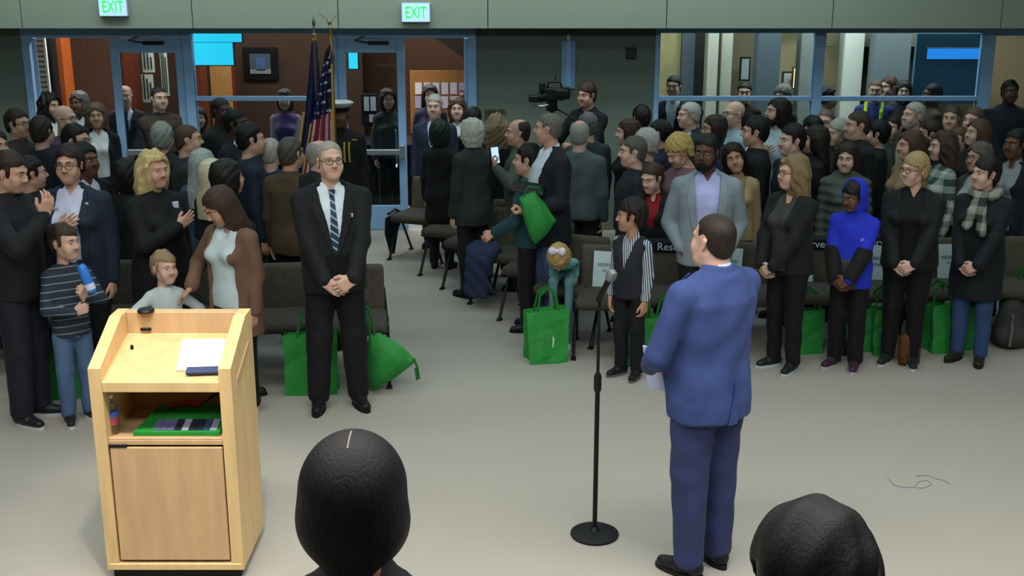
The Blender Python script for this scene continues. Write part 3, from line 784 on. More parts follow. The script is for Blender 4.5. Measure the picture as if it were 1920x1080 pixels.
# ---- glazed storefront with two pairs of doors (left) and the lobby windows (right)
def frame_bar(p, x0, x1, z0, z1, y0=WY - .03, y1=WY + .09, name='frame_bar'):
    return MB().box(x0, x1, y0, y1, z0, z1, .006).build(name, M_FRAME, p)
def pane(p, x0, x1, z0, z1, y=WY + .03):
    return MB().box(x0, x1, y, y + .008, z0, z1).build('pane', M_PANE, p)
TOP = 2.225; TZ = 1.467
def door_leaf(name, x0, x1, hinge_right, parent=None):
    o = empty(name, (0, 0, 0), kind='structure'); y0, y1 = WY, WY + .045
    sw_ = .085
    for a, b, c, d, nm in ((x0, x0 + sw_, .01, 2.11, 'stile'), (x1 - sw_, x1, .01, 2.11, 'stile'), (x0 + sw_, x1 - sw_, 1.96, 2.11, 'top_rail'), (x0 + sw_, x1 - sw_, .01, .28, 'bottom_rail')):
        MB().box(a, b, y0, y1, c, d, .005).build(nm, M_FRAME, o)
    MB().box(x0 + sw_, x1 - sw_, y0 + .018, y0 + .026, .28, 1.96).build('pane', M_PANE, o)
    bar = MB(); bar.box(x0 + .12, x1 - .02, y0 - .075, y0 - .035, .86, .92, .008); bar.box(x1 - .07, x1 - .02, y0 - .08, y0 + .0, .82, .97, .006); bar.box(x0 + .12, x0 + .16, y0 - .05, y0, .87, .91)
    bar.build('push_bar', M_CHROME, o)
    xh = x1 - .12
    MB().tube([(xh, y1, .70), (xh, y1 + .05, .73), (xh, y1 + .06, .8), (xh, y1 + .06, 1.02), (xh, y1 + .05, 1.09), (xh, y1, 1.12)], .013, 8).build('pull_handle', M_CHROME, o, True)
    cl = MB(); cx = (x0 + x1) / 2
    cl.box(cx - .02 * 1, cx + .2, y0 - .045, y0, 2.05, 2.085, .004); cl.tube([(cx, y0 - .05, 2.07), (cx - .16, y0 - .08, 2.10), (cx - .05, y0 - .02, 2.14)], .008, 6)
    cl.build('door_closer', M_BLACKM, o)
    return o
s1 = empty('window_1', (0, 0, 0), kind='structure')
frame_bar(s1, -5.285, -5.20, 0, TOP); frame_bar(s1, -3.555, -3.455, 0, TOP); frame_bar(s1, -1.97, -1.895, 0, TOP); frame_bar(s1, -.475, -.385, 0, TOP)
frame_bar(s1, -5.20, -3.555, 2.12, TOP); frame_bar(s1, -3.455, -1.97, 2.165, TOP); frame_bar(s1, -1.895, -.475, 2.12, TOP)
frame_bar(s1, -3.455, -1.97, TZ - .022, TZ + .022); frame_bar(s1, -3.455, -1.97, 0, .1)
pane(s1, -3.455, -1.97, TZ + .022, 2.165); pane(s1, -3.455, -1.97, .1, TZ - .022)
door_leaf('door_1', -4.345, -3.56, True); door_leaf('door_2', -1.89, -1.165, True)
MB().cyl((-1.93, WY - .05, 1.94), (-1.93, WY - .05, 1.73), .012, .008).build('coat_hook', M_BLACKM, s1)
# open leaves, swung into the lobby
def open_leaf(name, xh, w, rz):
    o = empty(name, (xh, WY + .06, 0), kind='structure')
    for a, b, c, d, nm in ((0, .085, .01, 2.11, 'stile'), (w - .085, w, .01, 2.11, 'stile'), (.085, w - .085, 1.96, 2.11, 'top_rail'), (.085, w - .085, .01, .28, 'bottom_rail')):
        MB().box(-.022, .022, a, b, c, d, .005).build(nm, M_FRAME, o)
    MB().box(-.004, .004, .085, w - .085, .28, 1.96).build('pane', M_PANE, o); o.rotation_euler.z = math.radians(rz)
    return o
open_leaf('door_3', -5.18, .78, 24); open_leaf('door_4', -.50, .70, 2)
s2 = empty('window_2', (0, 0, 0), kind='structure')
frame_bar(s2, 1.545, 1.60, 0, TOP); frame_bar(s2, 3.27, 3.375, 0, TOP); frame_bar(s2, 5.08, 5.21, 0, TOP)
frame_bar(s2, 1.60, 3.27, 2.17, TOP); frame_bar(s2, 3.375, 5.08, 2.17, TOP); frame_bar(s2, 5.21, 6.35, 2.14, TOP); frame_bar(s2, 6.27, 6.35, 0, 2.14)
for a, b in ((1.60, 3.27), (3.375, 5.08)):
    frame_bar(s2, a, b, TZ - .022, TZ + .022); frame_bar(s2, a, b, 0, .1)
    pane(s2, a, b, TZ + .022, 2.17); pane(s2, a, b, .1, TZ - .022)

# ---- things on the hall's rear wall
def exit_sign(px, py, label):
    p = at_y(px, py, 12.36); o = empty('exit_sign', (p.x, 12.40, p.z), label=label, cat='exit sign', group='exit signs on the bulkhead')
    MB().box(-.15, .15, 0, .05, -.10, .10, .006).build('housing', mat('plastic', '9fb3c4', .5), o)
    MB().box(-.142, .142, -.004, 0, -.092, .092, .002).build('face_plate', mat('glow', 'a9cde8', .4, e=.55), o)
    text('lettering', 'EXIT', .165, mat('glow', '18d23a', .4, e=.9), o, (0, -.007, -.002), sx=.66, ext=.002)
exit_sign(209, 13, 'lit green EXIT sign above the left glass doors, cut by the picture edge')
exit_sign(779, 24, 'lit green EXIT sign above the open right-hand door by the flags')
p = at_y(1066, 112, WY - .06); o = empty('wall_light', (p.x, WY - .001, 0), label='tall pale blue metal light fixture on the wall behind the camera operator', cat='wall light')
z0, z1 = at_y(1066, 165, WY).z, at_y(1066, 76, WY).z
MB().prism([(-.075, 0), (-.075, -.03), (-.02, -.075), (.02, -.075), (.075, -.03), (.075, 0)], 'z', z0, z1).build('shade', M_FRAME, o)
MB().box(-.018, .018, -.03, 0, z1, z1 + .075, .004).build('stem', mat('paint', 'a9c6e2', .4), o)
p = at_y(1183, 99, WY); o = empty('wall_speaker', (p.x, WY - .001, p.z), label='small square black vent box on the wall left of the right windows', cat='wall panel')
MB().box(-.055, .055, -.04, 0, -.06, .055, .005).build('housing', mat('plastic', '22262a', .6), o)
for i in range(4): MB().box(-.042, .042, -.046, -.04, -.045 + i * .022, -.033 + i * .022).build('grille_slat', mat('plastic', '3a4046', .6), o)
p = at_y(928, 213, WY); o = empty('wall_plaque', (p.x, WY - .001, p.z), label='brown wooden plaque low on the wall behind the curly-haired woman', cat='plaque')
MB().box(-.11, .11, -.025, 0, -.05, .05, .004).build('board', mat('wood', '4a4436', .6), o); MB().box(-.08, .08, -.029, -.025, -.03, .03).build('plate', mat('wood', '3b372c', .5), o)

# ------------------------------------------------------------------ lobby behind the glass
LY = 16.6
struct('floor_lobby', MB().box(-9, 9, 12.97, 17, -.12, 0), mat('carpet', '8a8b88', .9))
struct('ceiling_lobby', MB().box(-9, 9, 13.05, 17, 3.4, 3.5), mat('paint', '4a4844', .95))
struct('wall_lobby_left', MB().box(-9, .3, LY, LY + .1, 0, 3.4), mat('wood', '4a3226', .6))
struct('wall_lobby_right', MB().box(.3, 9, LY, LY + .1, 0, 3.4), mat('paint', '9a8b6c', .9))
struct('wall_lobby_side', MB().box(-9.1, -9, 13.05, LY, 0, 3.4).box(9, 9.1, 13.05, LY, 0, 3.4), mat('paint', '6b6257', .9))
struct('wall_lobby_partition', MB().box(.1, .4, 13.6, LY, 0, 3.4), mat('paint', '5c5548', .9))
def block(name, px0, px1, py0, py1, Y, m, dep=.2, floor=False, bev=.006):
    a, b = at_y(px0, py0, Y), at_y(px1, py1, Y)
    zb = 0 if floor else b.z
    return MB().box(min(a.x, b.x), max(a.x, b.x), Y, Y + dep, zb, a.z, bev).build(name, m)
def thing_block(name, label, cat, *a, **k):
    o = block(name, *a, **k); return tag(o, label, cat)
OR = mat('wood', '9c4f22', .5); TAN = mat('wood', 'c08a4e', .5); RED = mat('wood', '6e2f1c', .5)
tag(block('trim_1', 100, 137, 40, 300, 14.6, OR, .3, True), kind='structure')
tag(block('trim_2', 224, 264, 60, 300, 15.2, RED, .3, True), kind='structure')
tag(block('trim_3', 360, 388, 60, 300, 15.0, RED, .3, True), kind='structure')
tag(block('trim_4', 86, 100, 40, 300, 14.9, mat('paint', '17171c', .8), .3, True), kind='structure')
dr = empty('door_5', (0, 0, 0), kind='structure')
a, b = at_y(389, 70, 15.4), at_y(430, 70, 15.4)
MB().box(a.x, b.x, 15.4, 15.45, 0, 2.1, .005).build('panel', TAN, dr); MB().box(b.x - .05, b.x - .02, 15.36, 15.4, .85, 1.0, .004).build('door_handle', M_CHROME, dr); MB().box(b.x, b.x + .05, 15.4, 15.47, 0, 2.15).build('door_frame', RED, dr)
# louvred screen at the far left
lo_ = empty('louvre_screen', (0, 0, 0), label='white slatted screen seen through the open left doorway', cat='screen')
a, b = at_y(50, 75, 14.1), at_y(84, 75, 14.1)
for sx in (a.x, b.x - .03): MB().box(sx, sx + .03, 14.1, 14.14, 0, 2.15, .004).build('upright', mat('paint', 'c9cec8', .7), lo_)
for i in range(34): MB().box(a.x + .03, b.x - .03, 14.105, 14.135, .1 + i * .06, .135 + i * .06).build('slat', mat('paint', 'b4bbb2', .7), lo_)
tag(block('wall_sign', 52, 68, 82, 104, 14.0, mat('plastic', 'b0452a', .6), .03), 'small orange-red sign hanging before the white slatted screen', 'sign')
# display panels behind the left door glass
dp = empty('display_board', (0, 0, 0), label='pale display boards with dark hanging strips behind the left door glass', cat='display board')
for (q0, q1, r0, r1) in ((264, 290, 92, 136), (298, 318, 92, 180), (264, 290, 140, 192)):
    a, b = at_y(q0, r0, 15.6), at_y(q1, r1, 15.6); pb = MB().box(a.x, b.x, 15.6, 15.63, b.z, a.z, .003).build('board', mat('paint', 'cfd6c6', .7), dp)
    for j in range(3): MB().box(a.x + (b.x - a.x) * (.2 + .27 * j), a.x + (b.x - a.x) * (.3 + .27 * j), 15.58, 15.6, b.z + .05, a.z - .05 * j).build('strip', mat('fabric', '2c3a36', .8), pb)
# framed picture on the brown wall
a, b = at_y(455, 88, 15.9), at_y(523, 150, 15.9)
pf = empty('framed_picture', (0, 0, 0), label='black framed landscape picture on the dark brown lobby wall', cat='picture')
MB().box(a.x, b.x, 15.86, 15.9, b.z, a.z, .01).build('frame', mat('plastic', '0d0c0c', .5), pf)
w_, h_ = b.x - a.x, a.z - b.z
MB().box(a.x + .2 * w_, b.x - .2 * w_, 15.85, 15.86, b.z + .2 * h_, a.z - .2 * h_).build('picture', mat('print', '4a5560', .5), pf)
MB().box(a.x + .38 * w_, b.x - .35 * w_, 15.845, 15.85, b.z + .3 * h_, a.z - .3 * h_).build('picture_detail', mat('print', '49648c', .5), pf)
MB().box(a.x + .2 * w_, b.x - .2 * w_, 15.845, 15.85, b.z + .2 * h_, b.z + .33 * h_).build('picture_ground', mat('print', '8a8a82', .5), pf)
tag(MB().box(-3.9, -2.0, 15.905, 16.2, 0, 2.8).build('wall_lobby_picture', mat('wood', '463024', .6)), kind='structure')
# glowing panels added behind the glass in place of screen reflections in it
def screen(name, label, quads, Y, e=1.2, c='2fd0ef'):  # each glowing box stands for a reflection in the panes
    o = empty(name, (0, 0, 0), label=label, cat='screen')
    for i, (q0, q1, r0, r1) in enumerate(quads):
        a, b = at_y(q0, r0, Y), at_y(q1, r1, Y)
        MB().box(a.x - .012, b.x + .012, Y + .012, Y + .05, b.z - .012, a.z + .012, .004).build('reflection_edge', mat('plastic', '1b2a33', .5), o)
        MB().box(a.x, b.x, Y, Y + .012, b.z, a.z).build('display', mat('glow', c, .3, e=e), o)  # emission gives the brightness of the reflected screen
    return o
screen('glass_reflection', 'large cyan glass reflection made as glowing panels left of the framed picture', [(358, 438, 80, 122), (358, 453, 57, 79)], 13.35)
screen('glass_reflection', 'small cyan reflection in the right door glass made as a glowing panel', [(653, 671, 95, 129)], 13.45, 1.3)
screen('glass_reflection', 'wide blue reflection strip made as a glowing panel behind the rightmost window', [(1740, 1846, 91, 111)], 13.6, 1.0, '2c8ff0')
tag(block('blue_lit_panel', 1720, 1850, 62, 195, 13.75, mat('paint', '4f7f9a', .6), .05), 'teal panel painted for the blue-lit area behind the wide blue reflection strip', 'wall panel')  # teal paint stands for blue light on this area
# notice board, poster rack, table behind the open right-hand door
nbd = empty('notice_board', (0, 0, 0), label='wooden notice board with pale notices behind the open door', cat='notice board')
a, b = at_y(768, 132, 15.7), at_y(886, 250, 15.7); MB().box(a.x, b.x, 15.7, 15.74, b.z, a.z, .005).build('board', mat('wood', '8a6238', .6), nbd)
random.seed(4)
for i in range(6):
    for j in range(2):
        q = 778 + i * 16.5; r0 = 155 + j * 26; a, b = at_y(q, r0, 15.68), at_y(q + 13, r0 + 22, 15.68)
        MB().box(a.x, b.x, 15.69, 15.7, b.z, a.z).build('notice', mat('paper', random.choice(['b9b6cc', 'c9c8d2', '9a98b8', 'b0b4c4']), .7), nbd)
st = MB(); a = at_y(800, 60, 14.9); b = at_y(886, 128, 14.9)
st.prism([(a.x, a.z + .5), (b.x, a.z + .5), (b.x, b.z + .05), (a.x + .02, a.z - .02)], 'y', 14.9, 15.4)
tag(st.build('stair_underside', mat('paint', '15130f', .9)), kind='structure')
tk = empty('leaflet_rack', (0, 0, 0), label='dark leaflet rack with pale leaflets behind the right door glass', cat='rack')
a, b = at_y(676, 176, 14.8), at_y(708, 236, 14.8); MB().box(a.x, b.x, 14.8, 14.84, b.z, a.z, .004).build('back_panel', mat('plastic', '1a1a1e', .6), tk)
for q0, q1, r0, r1 in ((682, 692, 182, 208), (694, 705, 182, 208), (692, 701, 215, 229)):
    a, b = at_y(q0, r0, 14.78), at_y(q1, r1, 14.78); MB().box(a.x, b.x, 14.785, 14.8, b.z, a.z).build('leaflet', mat('paper', 'b8c4cc', .7), tk)
a, b = at_y(640, 228, 14.3), at_y(884, 228, 14.3)
tb = empty('draped_table', (0, 0, 0), label='long table under a black cloth behind the right doors', cat='table')
MB().box(a.x, b.x, 14.3, 15.0, .72, .75, .005).build('table_top', mat('wood', '4a3a2c', .5), tb)
F = Field((a.x - .03, 14.26, 0.01), (b.x + .03, 15.05, .77), .03); x, y, z = F.grid()
F.a = (np.maximum(np.maximum(np.maximum(a.x - .01 - x, x - b.x - .01), np.maximum(14.28 + .014 * np.sin(38 * x) * (z < .7) - y, y - 15.03)), np.maximum(.02 - z, z - .765))).astype(np.float32)
v, f = F.mesh(); link('tablecloth', mesh_np('tablecloth', v, f, True, [mat('fabric', '0f1114', .8)]), tb)
# right-hand lobby: columns, posters, lit frame
GR = mat('paint', '5f6a70', .8); WH = mat('paint', 'cfc8b6', .8); BE = mat('paint', 'b09a6a', .8); DK = mat('paint', '3d3a34', .85)
for i, (q0, q1, Y, m) in enumerate(((1238, 1280, 15.4, mat('fabric', 'b7a878', .9)), (1281, 1295, 15.3, GR), (1296, 1328, 15.8, DK), (1330, 1338, 14.9, WH), (1340, 1352, 15.7, DK), (1356, 1364, 15.0, WH),
                               (1424, 1452, 14.6, GR), (1506, 1530, 14.8, mat('paint', '8b8f88', .8)), (1588, 1604, 14.9, mat('paint', 'e4e0d2', .8)), (1606, 1640, 15.6, DK), (1646, 1690, 14.7, mat('paint', '7b8286', .8)), (1696, 1716, 15.4, DK))):
    tag(block('column', q0, q1, 30, 300, Y, m, .25, True), kind='structure')
tag(block('trim_5', 1550, 1850, 62, 88, 15.2, mat('paint', '8a8068', .85), .3), kind='structure')
def framed(px0, px1, py0, py1, Y, cf, ci, label, e=None):
    a, b = at_y(px0, py0, Y), at_y(px1, py1, Y); o = empty('framed_poster', (0, 0, 0), label=label, cat='poster')
    MB().box(a.x, b.x, Y, Y + .03, b.z, a.z, .004).build('frame', mat('plastic', cf, .5), o); t = .16 * (b.x - a.x)
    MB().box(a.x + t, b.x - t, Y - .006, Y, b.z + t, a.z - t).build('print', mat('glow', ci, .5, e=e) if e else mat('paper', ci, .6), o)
framed(1388, 1406, 107, 152, 16.3, '22252a', 'b9bfc0', 'narrow framed poster on the beige lobby wall')
framed(1486, 1505, 125, 168, 15.9, '5a3d1a', 'ffe9b0', 'glowing framed picture under a spotlight in the right lobby', 1.6)  # print emits to carry the light that falls on the picture
framed(1467, 1485, 134, 180, 16.1, '1c1f22', '9aa09a', 'grey poster with black edge beside the glowing picture')
spot('picture_spot', at_y(1497, 80, 15.6), at_y(1494, 135, 16.4), 18, WARM, 60, .5, .05)
# ------------------------------------------------------------------ lectern and what lies in it
MAPLE = mat('wood', 'd8b884', .45, sc3=(5, 5, .8)); MAPLE2 = mat('wood', 'c3a179', .45, sc3=(5, 5, .8))
LX0, LX1, LYF, LYB = -1.968, -1.305, 5.14, 5.62
lec = empty('lectern', (0, 0, 0), label='light maple wooden lectern with slanted top and open shelf', cat='lectern')
side = [(LYF, .05), (LYB, .05), (LYB, 1.235), (LYB - .13, 1.235), (LYF, 1.085)]
for x0 in (LX0, LX1 - .058):
    MB().prism(side, 'x', x0, x0 + .058).build('side_panel', MAPLE, lec)
MB().prism([(LYF + .1, .95), (LYB - .1, 1.06), (LYB - .1, 1.10), (LYF + .1, 1.0)], 'x', LX1, LX1 + .004).build('side_groove', MAPLE2, lec)
xi0, xi1 = LX0 + .058, LX1 - .058
MB().prism([(LYF + .01, .985), (LYB - .06, 1.10), (LYB - .06, 1.125), (LYF + .01, 1.018)], 'x', xi0, xi1).build('desk_top', MAPLE, lec)
MB().box(xi0, xi1, LYF, LYF + .03, .968, 1.02, .004).build('desk_edge', MAPLE, lec)
MB().box(xi0, xi1, LYB - .06, LYB - .002, .05, 1.235, .004).build('back_panel', MAPLE2, lec)
MB().box(xi0, xi1, LYF + .01, LYB - .06, .70, .725, .003).build('shelf', MAPLE2, lec)
MB().box(xi0, xi1, LYF + .012, LYF + .035, .715, .735, .003).build('shelf_lip', MAPLE2, lec)
dr_ = MB().box(xi0 + .008, xi1 - .008, LYF + .004, LYF + .022, .10, .69, .003).build('door', MAPLE2, lec)
MB().box(xi0 + .005, xi0 + .09, LYF, LYF + .012, .692, .705, .002).build('hinge', M_BLACKM, lec)
MB().box(LX0 + .01, LX1 - .01, LYF - .005, LYB - .01, .05, .085, .004).build('plinth', MAPLE, lec)
MB().box(LX0 + .02, LX1 - .02, LYF + .02, LYB - .03, .0, .05, .004).build('base', M_BLACKM, lec)
for q0, q1, r in ((250, 300, 638), (320, 344, 639), (264, 284, 617)):
    a, b = at_y(q0, r, LYB - .062), at_y(q1, r, LYB - .062)
    MB().box(a.x, b.x, LYB - .075, LYB - .06, a.z - .006, a.z + .008, .003).build('cable_clip', M_BLACKM, lec)
MB().cyl((LX0 + .12, 5.42, 1.09), (LX0 + .12, 5.42, 1.108), .008).build('grommet', M_BLACKM, lec)
m = MB(); p = at_y(275, 600, LYB - .06)
m.lathe([(.04, 1.2355), (.042, 1.243), (.036, 1.252), (.012, 1.256)], (p.x, LYB - .06, 0), 14)
tag(m.build('desk_puck', M_DARKP, None, True), 'low black round microphone puck on the lectern top edge', 'microphone')
slope = math.atan2(1.125 - 1.018, LYB - .06 - LYF - .01)
def on_desk(px, py):
    # point on the sloped desk plane
    xc, yc = (px - 960) / FPX, -(py - 540) / FPX; d = Vector((xc, CS + yc * SN, -SN + yc * CS)); n = Vector((0, -math.sin(slope), math.cos(slope)))
    q = Vector((0, LYF + .01, 1.018)); t = (q - Vector((0, 0, HC))).dot(n) / d.dot(n); return Vector((0, 0, HC)) + d * t, n
pts = [on_desk(*q) for q in ((331, 697), (414, 697), (424, 639), (343, 640))]; n = pts[0][1]
v = [p + n * .002 for p, _ in pts] + [p + n * .012 for p, _ in pts]
m = MB().add(v, [(3, 2, 1, 0), (4, 5, 6, 7), (0, 1, 5, 4), (1, 2, 6, 5), (2, 3, 7, 6), (3, 0, 4, 7)])
tag(m.build('paper_stack', mat('paper', 'f2f0f4', .7)), 'stack of white script pages lying on the lectern top', 'papers')
pts = [on_desk(*q) for q in ((349, 707), (413, 705), (415, 694), (352, 696))]
v = [p + n * .013 for p, _ in pts] + [p + n * .024 for p, _ in pts]
m = MB().add(v, [(3, 2, 1, 0), (4, 5, 6, 7), (0, 1, 5, 4), (1, 2, 6, 5), (2, 3, 7, 6), (3, 0, 4, 7)])
tag(m.build('blue_binder', mat('plastic', '3b4668', .5)), 'slim slate blue binder along the lower edge of the white pages', 'binder')
# water bottle
p = at_z(212, 812, .727); p.y = max(p.y, LYF + .1)
bt = empty('water_bottle', (p.x, p.y, .7255), label='clear plastic water bottle with blue and red label in the lectern shelf', cat='bottle')
MB().lathe([(.028, .0), (.031, .01), (.031, .1), (.03, .13), (.022, .15), (.0125, .165), (.0125, .18)], n=16).build('bottle_body', mat('glass', 'dfe8f4', .05), bt, True)
MB().lathe([(.0318, .05), (.0322, .06), (.0322, .085), (.0318, .088)], n=16).build('label_red', mat('paper', 'b4566a', .5), bt, True)
MB().lathe([(.0318, .088), (.0323, .092), (.0323, .11), (.0318, .114)], n=16).build('label_blue', mat('paper', '4a72d6', .5), bt, True)
MB().lathe([(.014, .178), (.014, .195), (.012, .198)], n=12).build('cap', mat('plastic', 'e8eaf0', .4), bt, True)
# green folders and magazines on the shelf
ya = LYF + .06; xa, xb = X(250, ya, .73), X(412, ya, .73)
gb = empty('folded_bag', (0, 0, 0), label='folded green bag printed with pictures lying in the lectern shelf', cat='bag')
m = MB(); m.add([(xa, ya, .727), (xb, ya, .727), (xb, ya + .24, .727), (xa + .06, ya + .24, .727), (xa, ya, .745), (xb, ya, .745), (xb, ya + .24, .80), (xa + .06, ya + .24, .79)],
      [(3, 2, 1, 0), (4, 5, 6, 7), (0, 1, 5, 4), (1, 2, 6, 5), (2, 3, 7, 6), (3, 0, 4, 7)]); m.build('bag_body', mat('fabric', '1f8a33', .7), gb)
random.seed(2)
for i in range(9):
    x = xa + .09 + i * .034; z = .748; MB().add([(x, ya + .015, z), (x + .032, ya + .015, z), (x + .034, ya + .1, z + .021), (x + .002, ya + .1, z + .021), (x, ya + .015, z + .004), (x + .032, ya + .015, z + .004), (x + .034, ya + .1, z + .025), (x + .002, ya + .1, z + .025)],
        [(3, 2, 1, 0), (4, 5, 6, 7), (0, 1, 5, 4), (1, 2, 6, 5), (2, 3, 7, 6), (3, 0, 4, 7)]).build('printed_picture', mat('paper', random.choice(['6d6a96', 'a9aac2', '2a2d44', '8a7d8c', '3c4d77']), .5), gb)
m = MB(); m.tube([(xa + .12, ya + .2, .80), (xa + .2, ya + .21, .815), (xa + .28, ya + .2, .81)], .014, 8)
tag(m.build('red_pouch', mat('fabric', '8f2a2e', .6), None, True), 'dark red pouch on top of the green folded bag', 'pouch')
m = MB(); m.tube([(xa + .29, ya + .2, .815), (xa + .34, ya + .22, .85), (xa + .42, ya + .24, .87), (xb - .005, ya + .25, .86), (xb - .01, ya + .26, .80)], .006, 6)
tag(m.build('cable', M_DARKP, None, True), 'thin dark cable arching over the bag in the lectern shelf', 'cable')

# ------------------------------------------------------------------ microphone stand
ms = empty('microphone_stand', (.434, 5.6, 0), label='black straight microphone stand on the open carpet', cat='microphone stand')
MB().lathe([(.125, 0), (.127, .012), (.11, .022), (.03, .03), (.016, .05)], n=24).build('base', M_BLACKM, ms, True)
MB().cyl((0, 0, .03), (0, 0, .86), .0125).build('lower_pole', M_BLACKM, ms, True)
MB().lathe([(.0135, .80), (.02, .81), (.02, .88), (.014, .90)], n=14).build('clutch', M_DARKP, ms, True)
MB().cyl((0, 0, .86), (0, 0, 1.30), .008).build('upper_pole', M_BLACKM, ms, True)
MB().cyl((-.004, 0, 1.28), (.012, -.01, 1.335), .016, .013).build('microphone_clip', M_DARKP, ms, True)
mic = empty('microphone', (.434 + .008, 5.59, 1.318), label='handheld microphone with grey mesh head clipped on the stand', cat='microphone')
mic.rotation_euler = (math.radians(12), math.radians(24), 0)
MB().lathe([(.009, -.03), (.012, .0), (.016, .075), (.018, .085)], n=14).build('handle', M_DARKP, mic, True)
MB().lathe([(.018, .085), (.026, .098), (.028, .115), (.022, .137), (.008, .146)], n=16).build('mesh_head', mat('metal', '8f9498', .55), mic, True)

# ------------------------------------------------------------------ chairs
CH_FAB = mat('fabric', '4f4a40', .9, scale=40); CH_SEAT = mat('fabric', '423e36', .9, scale=40); CH_LEG = mat('metal', '3b3a36', .5, metallic=.3)
def cushion(w, d, hh, r, n=2.6):
    F = Field((-w / 2, -d / 2, -hh / 2), (w / 2, d / 2, hh / 2), .022); x, y, z = F.grid()
    qx, qy, qz = np.abs(x) - (w / 2 - r), np.abs(y) - (d / 2 - r), np.abs(z) - (hh / 2 - r)
    F.a = (np.sqrt(np.maximum(qx, 0) ** 2 + np.maximum(qy, 0) ** 2 + np.maximum(qz, 0) ** 2) + np.minimum(np.maximum(np.maximum(qx, qy), qz), 0) - r).astype(np.float32)
    return F.mesh()
sv, sf = cushion(.49, .46, .085, .035); bv, bf = cushion(.46, .075, .36, .03)
ME_SEAT = mesh_np('seat', sv, sf, True, [CH_SEAT]); ME_BACK = mesh_np('backrest', bv, bf, True, [CH_FAB])
def leg_me(s, fr):
    m = MB(); y1 = -.24 if fr else .25
    m.tube([(s * .245, .03 if fr else .0, .40), (s * .25, y1 * .6, .18), (s * .25, y1, .015)], .0135, 6); m.box(s * .25 - .02, s * .25 + .02, y1 - .035, y1 + .02, 0, .016, .004)
    return m.mesh('leg', M_BLACKM if fr else CH_LEG, True)
ME_LEG = {(s, f): leg_me(s, f) for s in (-1, 1) for f in (0, 1)}
m = MB()
for s in (-1, 1): m.tube([(s * .245, -.2, .385), (s * .245, .18, .385), (s * .235, .23, .45), (s * .225, .26, .60)], .012, 6)
m.tube([(-.245, -.15, .375), (.245, -.15, .375)], .01, 6); m.tube([(-.245, .15, .375), (.245, .15, .375)], .01, 6)
ME_FRAME = m.mesh('frame', M_BLACKM, True)
ME_RACK = MB().box(-.22, .22, -.12, .2, .16, .175, .003).mesh('book_rack', M_BLACKM)
def chair(x, y, yaw, label, group):
    o = empty('padded_chair', (x, y, 0), math.radians(yaw), label=label, cat='chair', group=group)
    link('seat', ME_SEAT, o, (0, -.02, .425)); link('backrest', ME_BACK, o, (0, .25, .60), (math.radians(-8), 0, 0)); link('frame', ME_FRAME, o)
    for q in ME_LEG.values(): link('leg', q, o)
    return o
AISLE = []
for (q, r, what) in ((792, 481, 'chair nearest the open door in the right aisle row, side tablet folded down'), (852, 510, 'right aisle chair beside the woman in the long grey coat'), (896, 535, 'right aisle chair left of the draped navy coat'),
                     (950, 562, 'right aisle chair with the navy coat over its seat'), (1008, 592, 'right aisle chair behind the man in jeans'), (1070, 630, 'right aisle chair under the blond child, green tote at its leg')):
    p = at_z(q, r, 0); AISLE.append((chair(p.x, p.y, -22, 'grey-brown padded ' + what, 'aisle chairs of the right block'), p))
# folded writing tablet on the first aisle chair
o = AISLE[0][0]; tb_ = MB().prism([(-.22, .42), (.02, .44), (.05, .30), (-.06, .02), (-.14, .03), (-.24, .26)], 'x', -.30, -.285).build('writing_tablet', mat('plastic', '14181a', .5), o)
MB().tube([(-.29, .1, .42), (-.30, .0, .47), (-.30, -.15, .45)], .016, 6).build('tablet_arm', CH_LEG, o, True)
FRONT = []
names = ['beside the aisle, at the boy in the waistcoat', 'between the boy in the waistcoat and the grey-blazer man', 'behind the grey-blazer man', 'behind the brown-haired woman in black', 'between the woman in black and the blue-hood boy', 'behind the blue-hood boy', 'behind the blonde woman with glasses', 'at the right end behind the woman with the scarf']
for i in range(8):
    x = .74 + .53 * i; y = 8.64 + .10 * (x - .7)
    FRONT.append((chair(x, y, -6, 'grey-brown padded front-row chair ' + names[i], 'front row chairs of the right block'), x, y))
for i in range(7):
    x = -1.14 - .53 * i; y = 8.03 + .05 * i
    chair(x, y, 6, ['front-row chair beside the aisle behind the man in black suit', 'front-row chair right of the brown cardigan woman', 'front-row chair behind the brown cardigan woman', 'front-row chair behind the toddler in white', 'front-row chair behind the blonde woman in black coat', 'front-row chair behind the boy in striped shirt', 'front-row chair at the left picture edge'][i], 'front row chairs of the left block')

# signs and bands on the front row
def on_back(c, zc, y=-.045): return c, (0, .25 + y, zc)
WHITEP = mat('paper', 'c4d8dc', .7); INK = mat('ink', '56666c', .6); TXT = mat('ink', 'c9e2e6', .5)
for i, w in ((0, 'chair beside the boy in the waistcoat'), (2, 'chair behind the grey-blazer man'), (3, 'chair left of the woman in black'), (4, 'chair left of the blue-hood boy'), (5, 'chair between the blue-hood boy and the blonde woman')):
    c, x, y = FRONT[i]; off = {0: -.02, 2: -.12, 3: -.08, 4: .02, 5: .1}[i]
    M = c.matrix_basis if False else (Matrix.Translation(c.location) @ Matrix.Rotation(c.rotation_euler.z, 4, 'Z'))
    p = M @ Vector((off, .192, .60)); o = empty('reserved_sign', p, c.rotation_euler.z, label='white RESERVED paper sign on the front-row ' + w, cat='sign', group='reserved signs')
    o.rotation_euler = (math.radians(-8), math.radians(-3 if i % 2 else 2), c.rotation_euler.z)
    MB().box(-.108, .108, -.006, .0, -.14, .14).build('sheet', WHITEP, o)
    text('lettering', 'RESERVED', .034, INK, o, (0, -.0075, .035)); text('lettering', 'FOR', .034, INK, o, (0, -.0075, -.015))
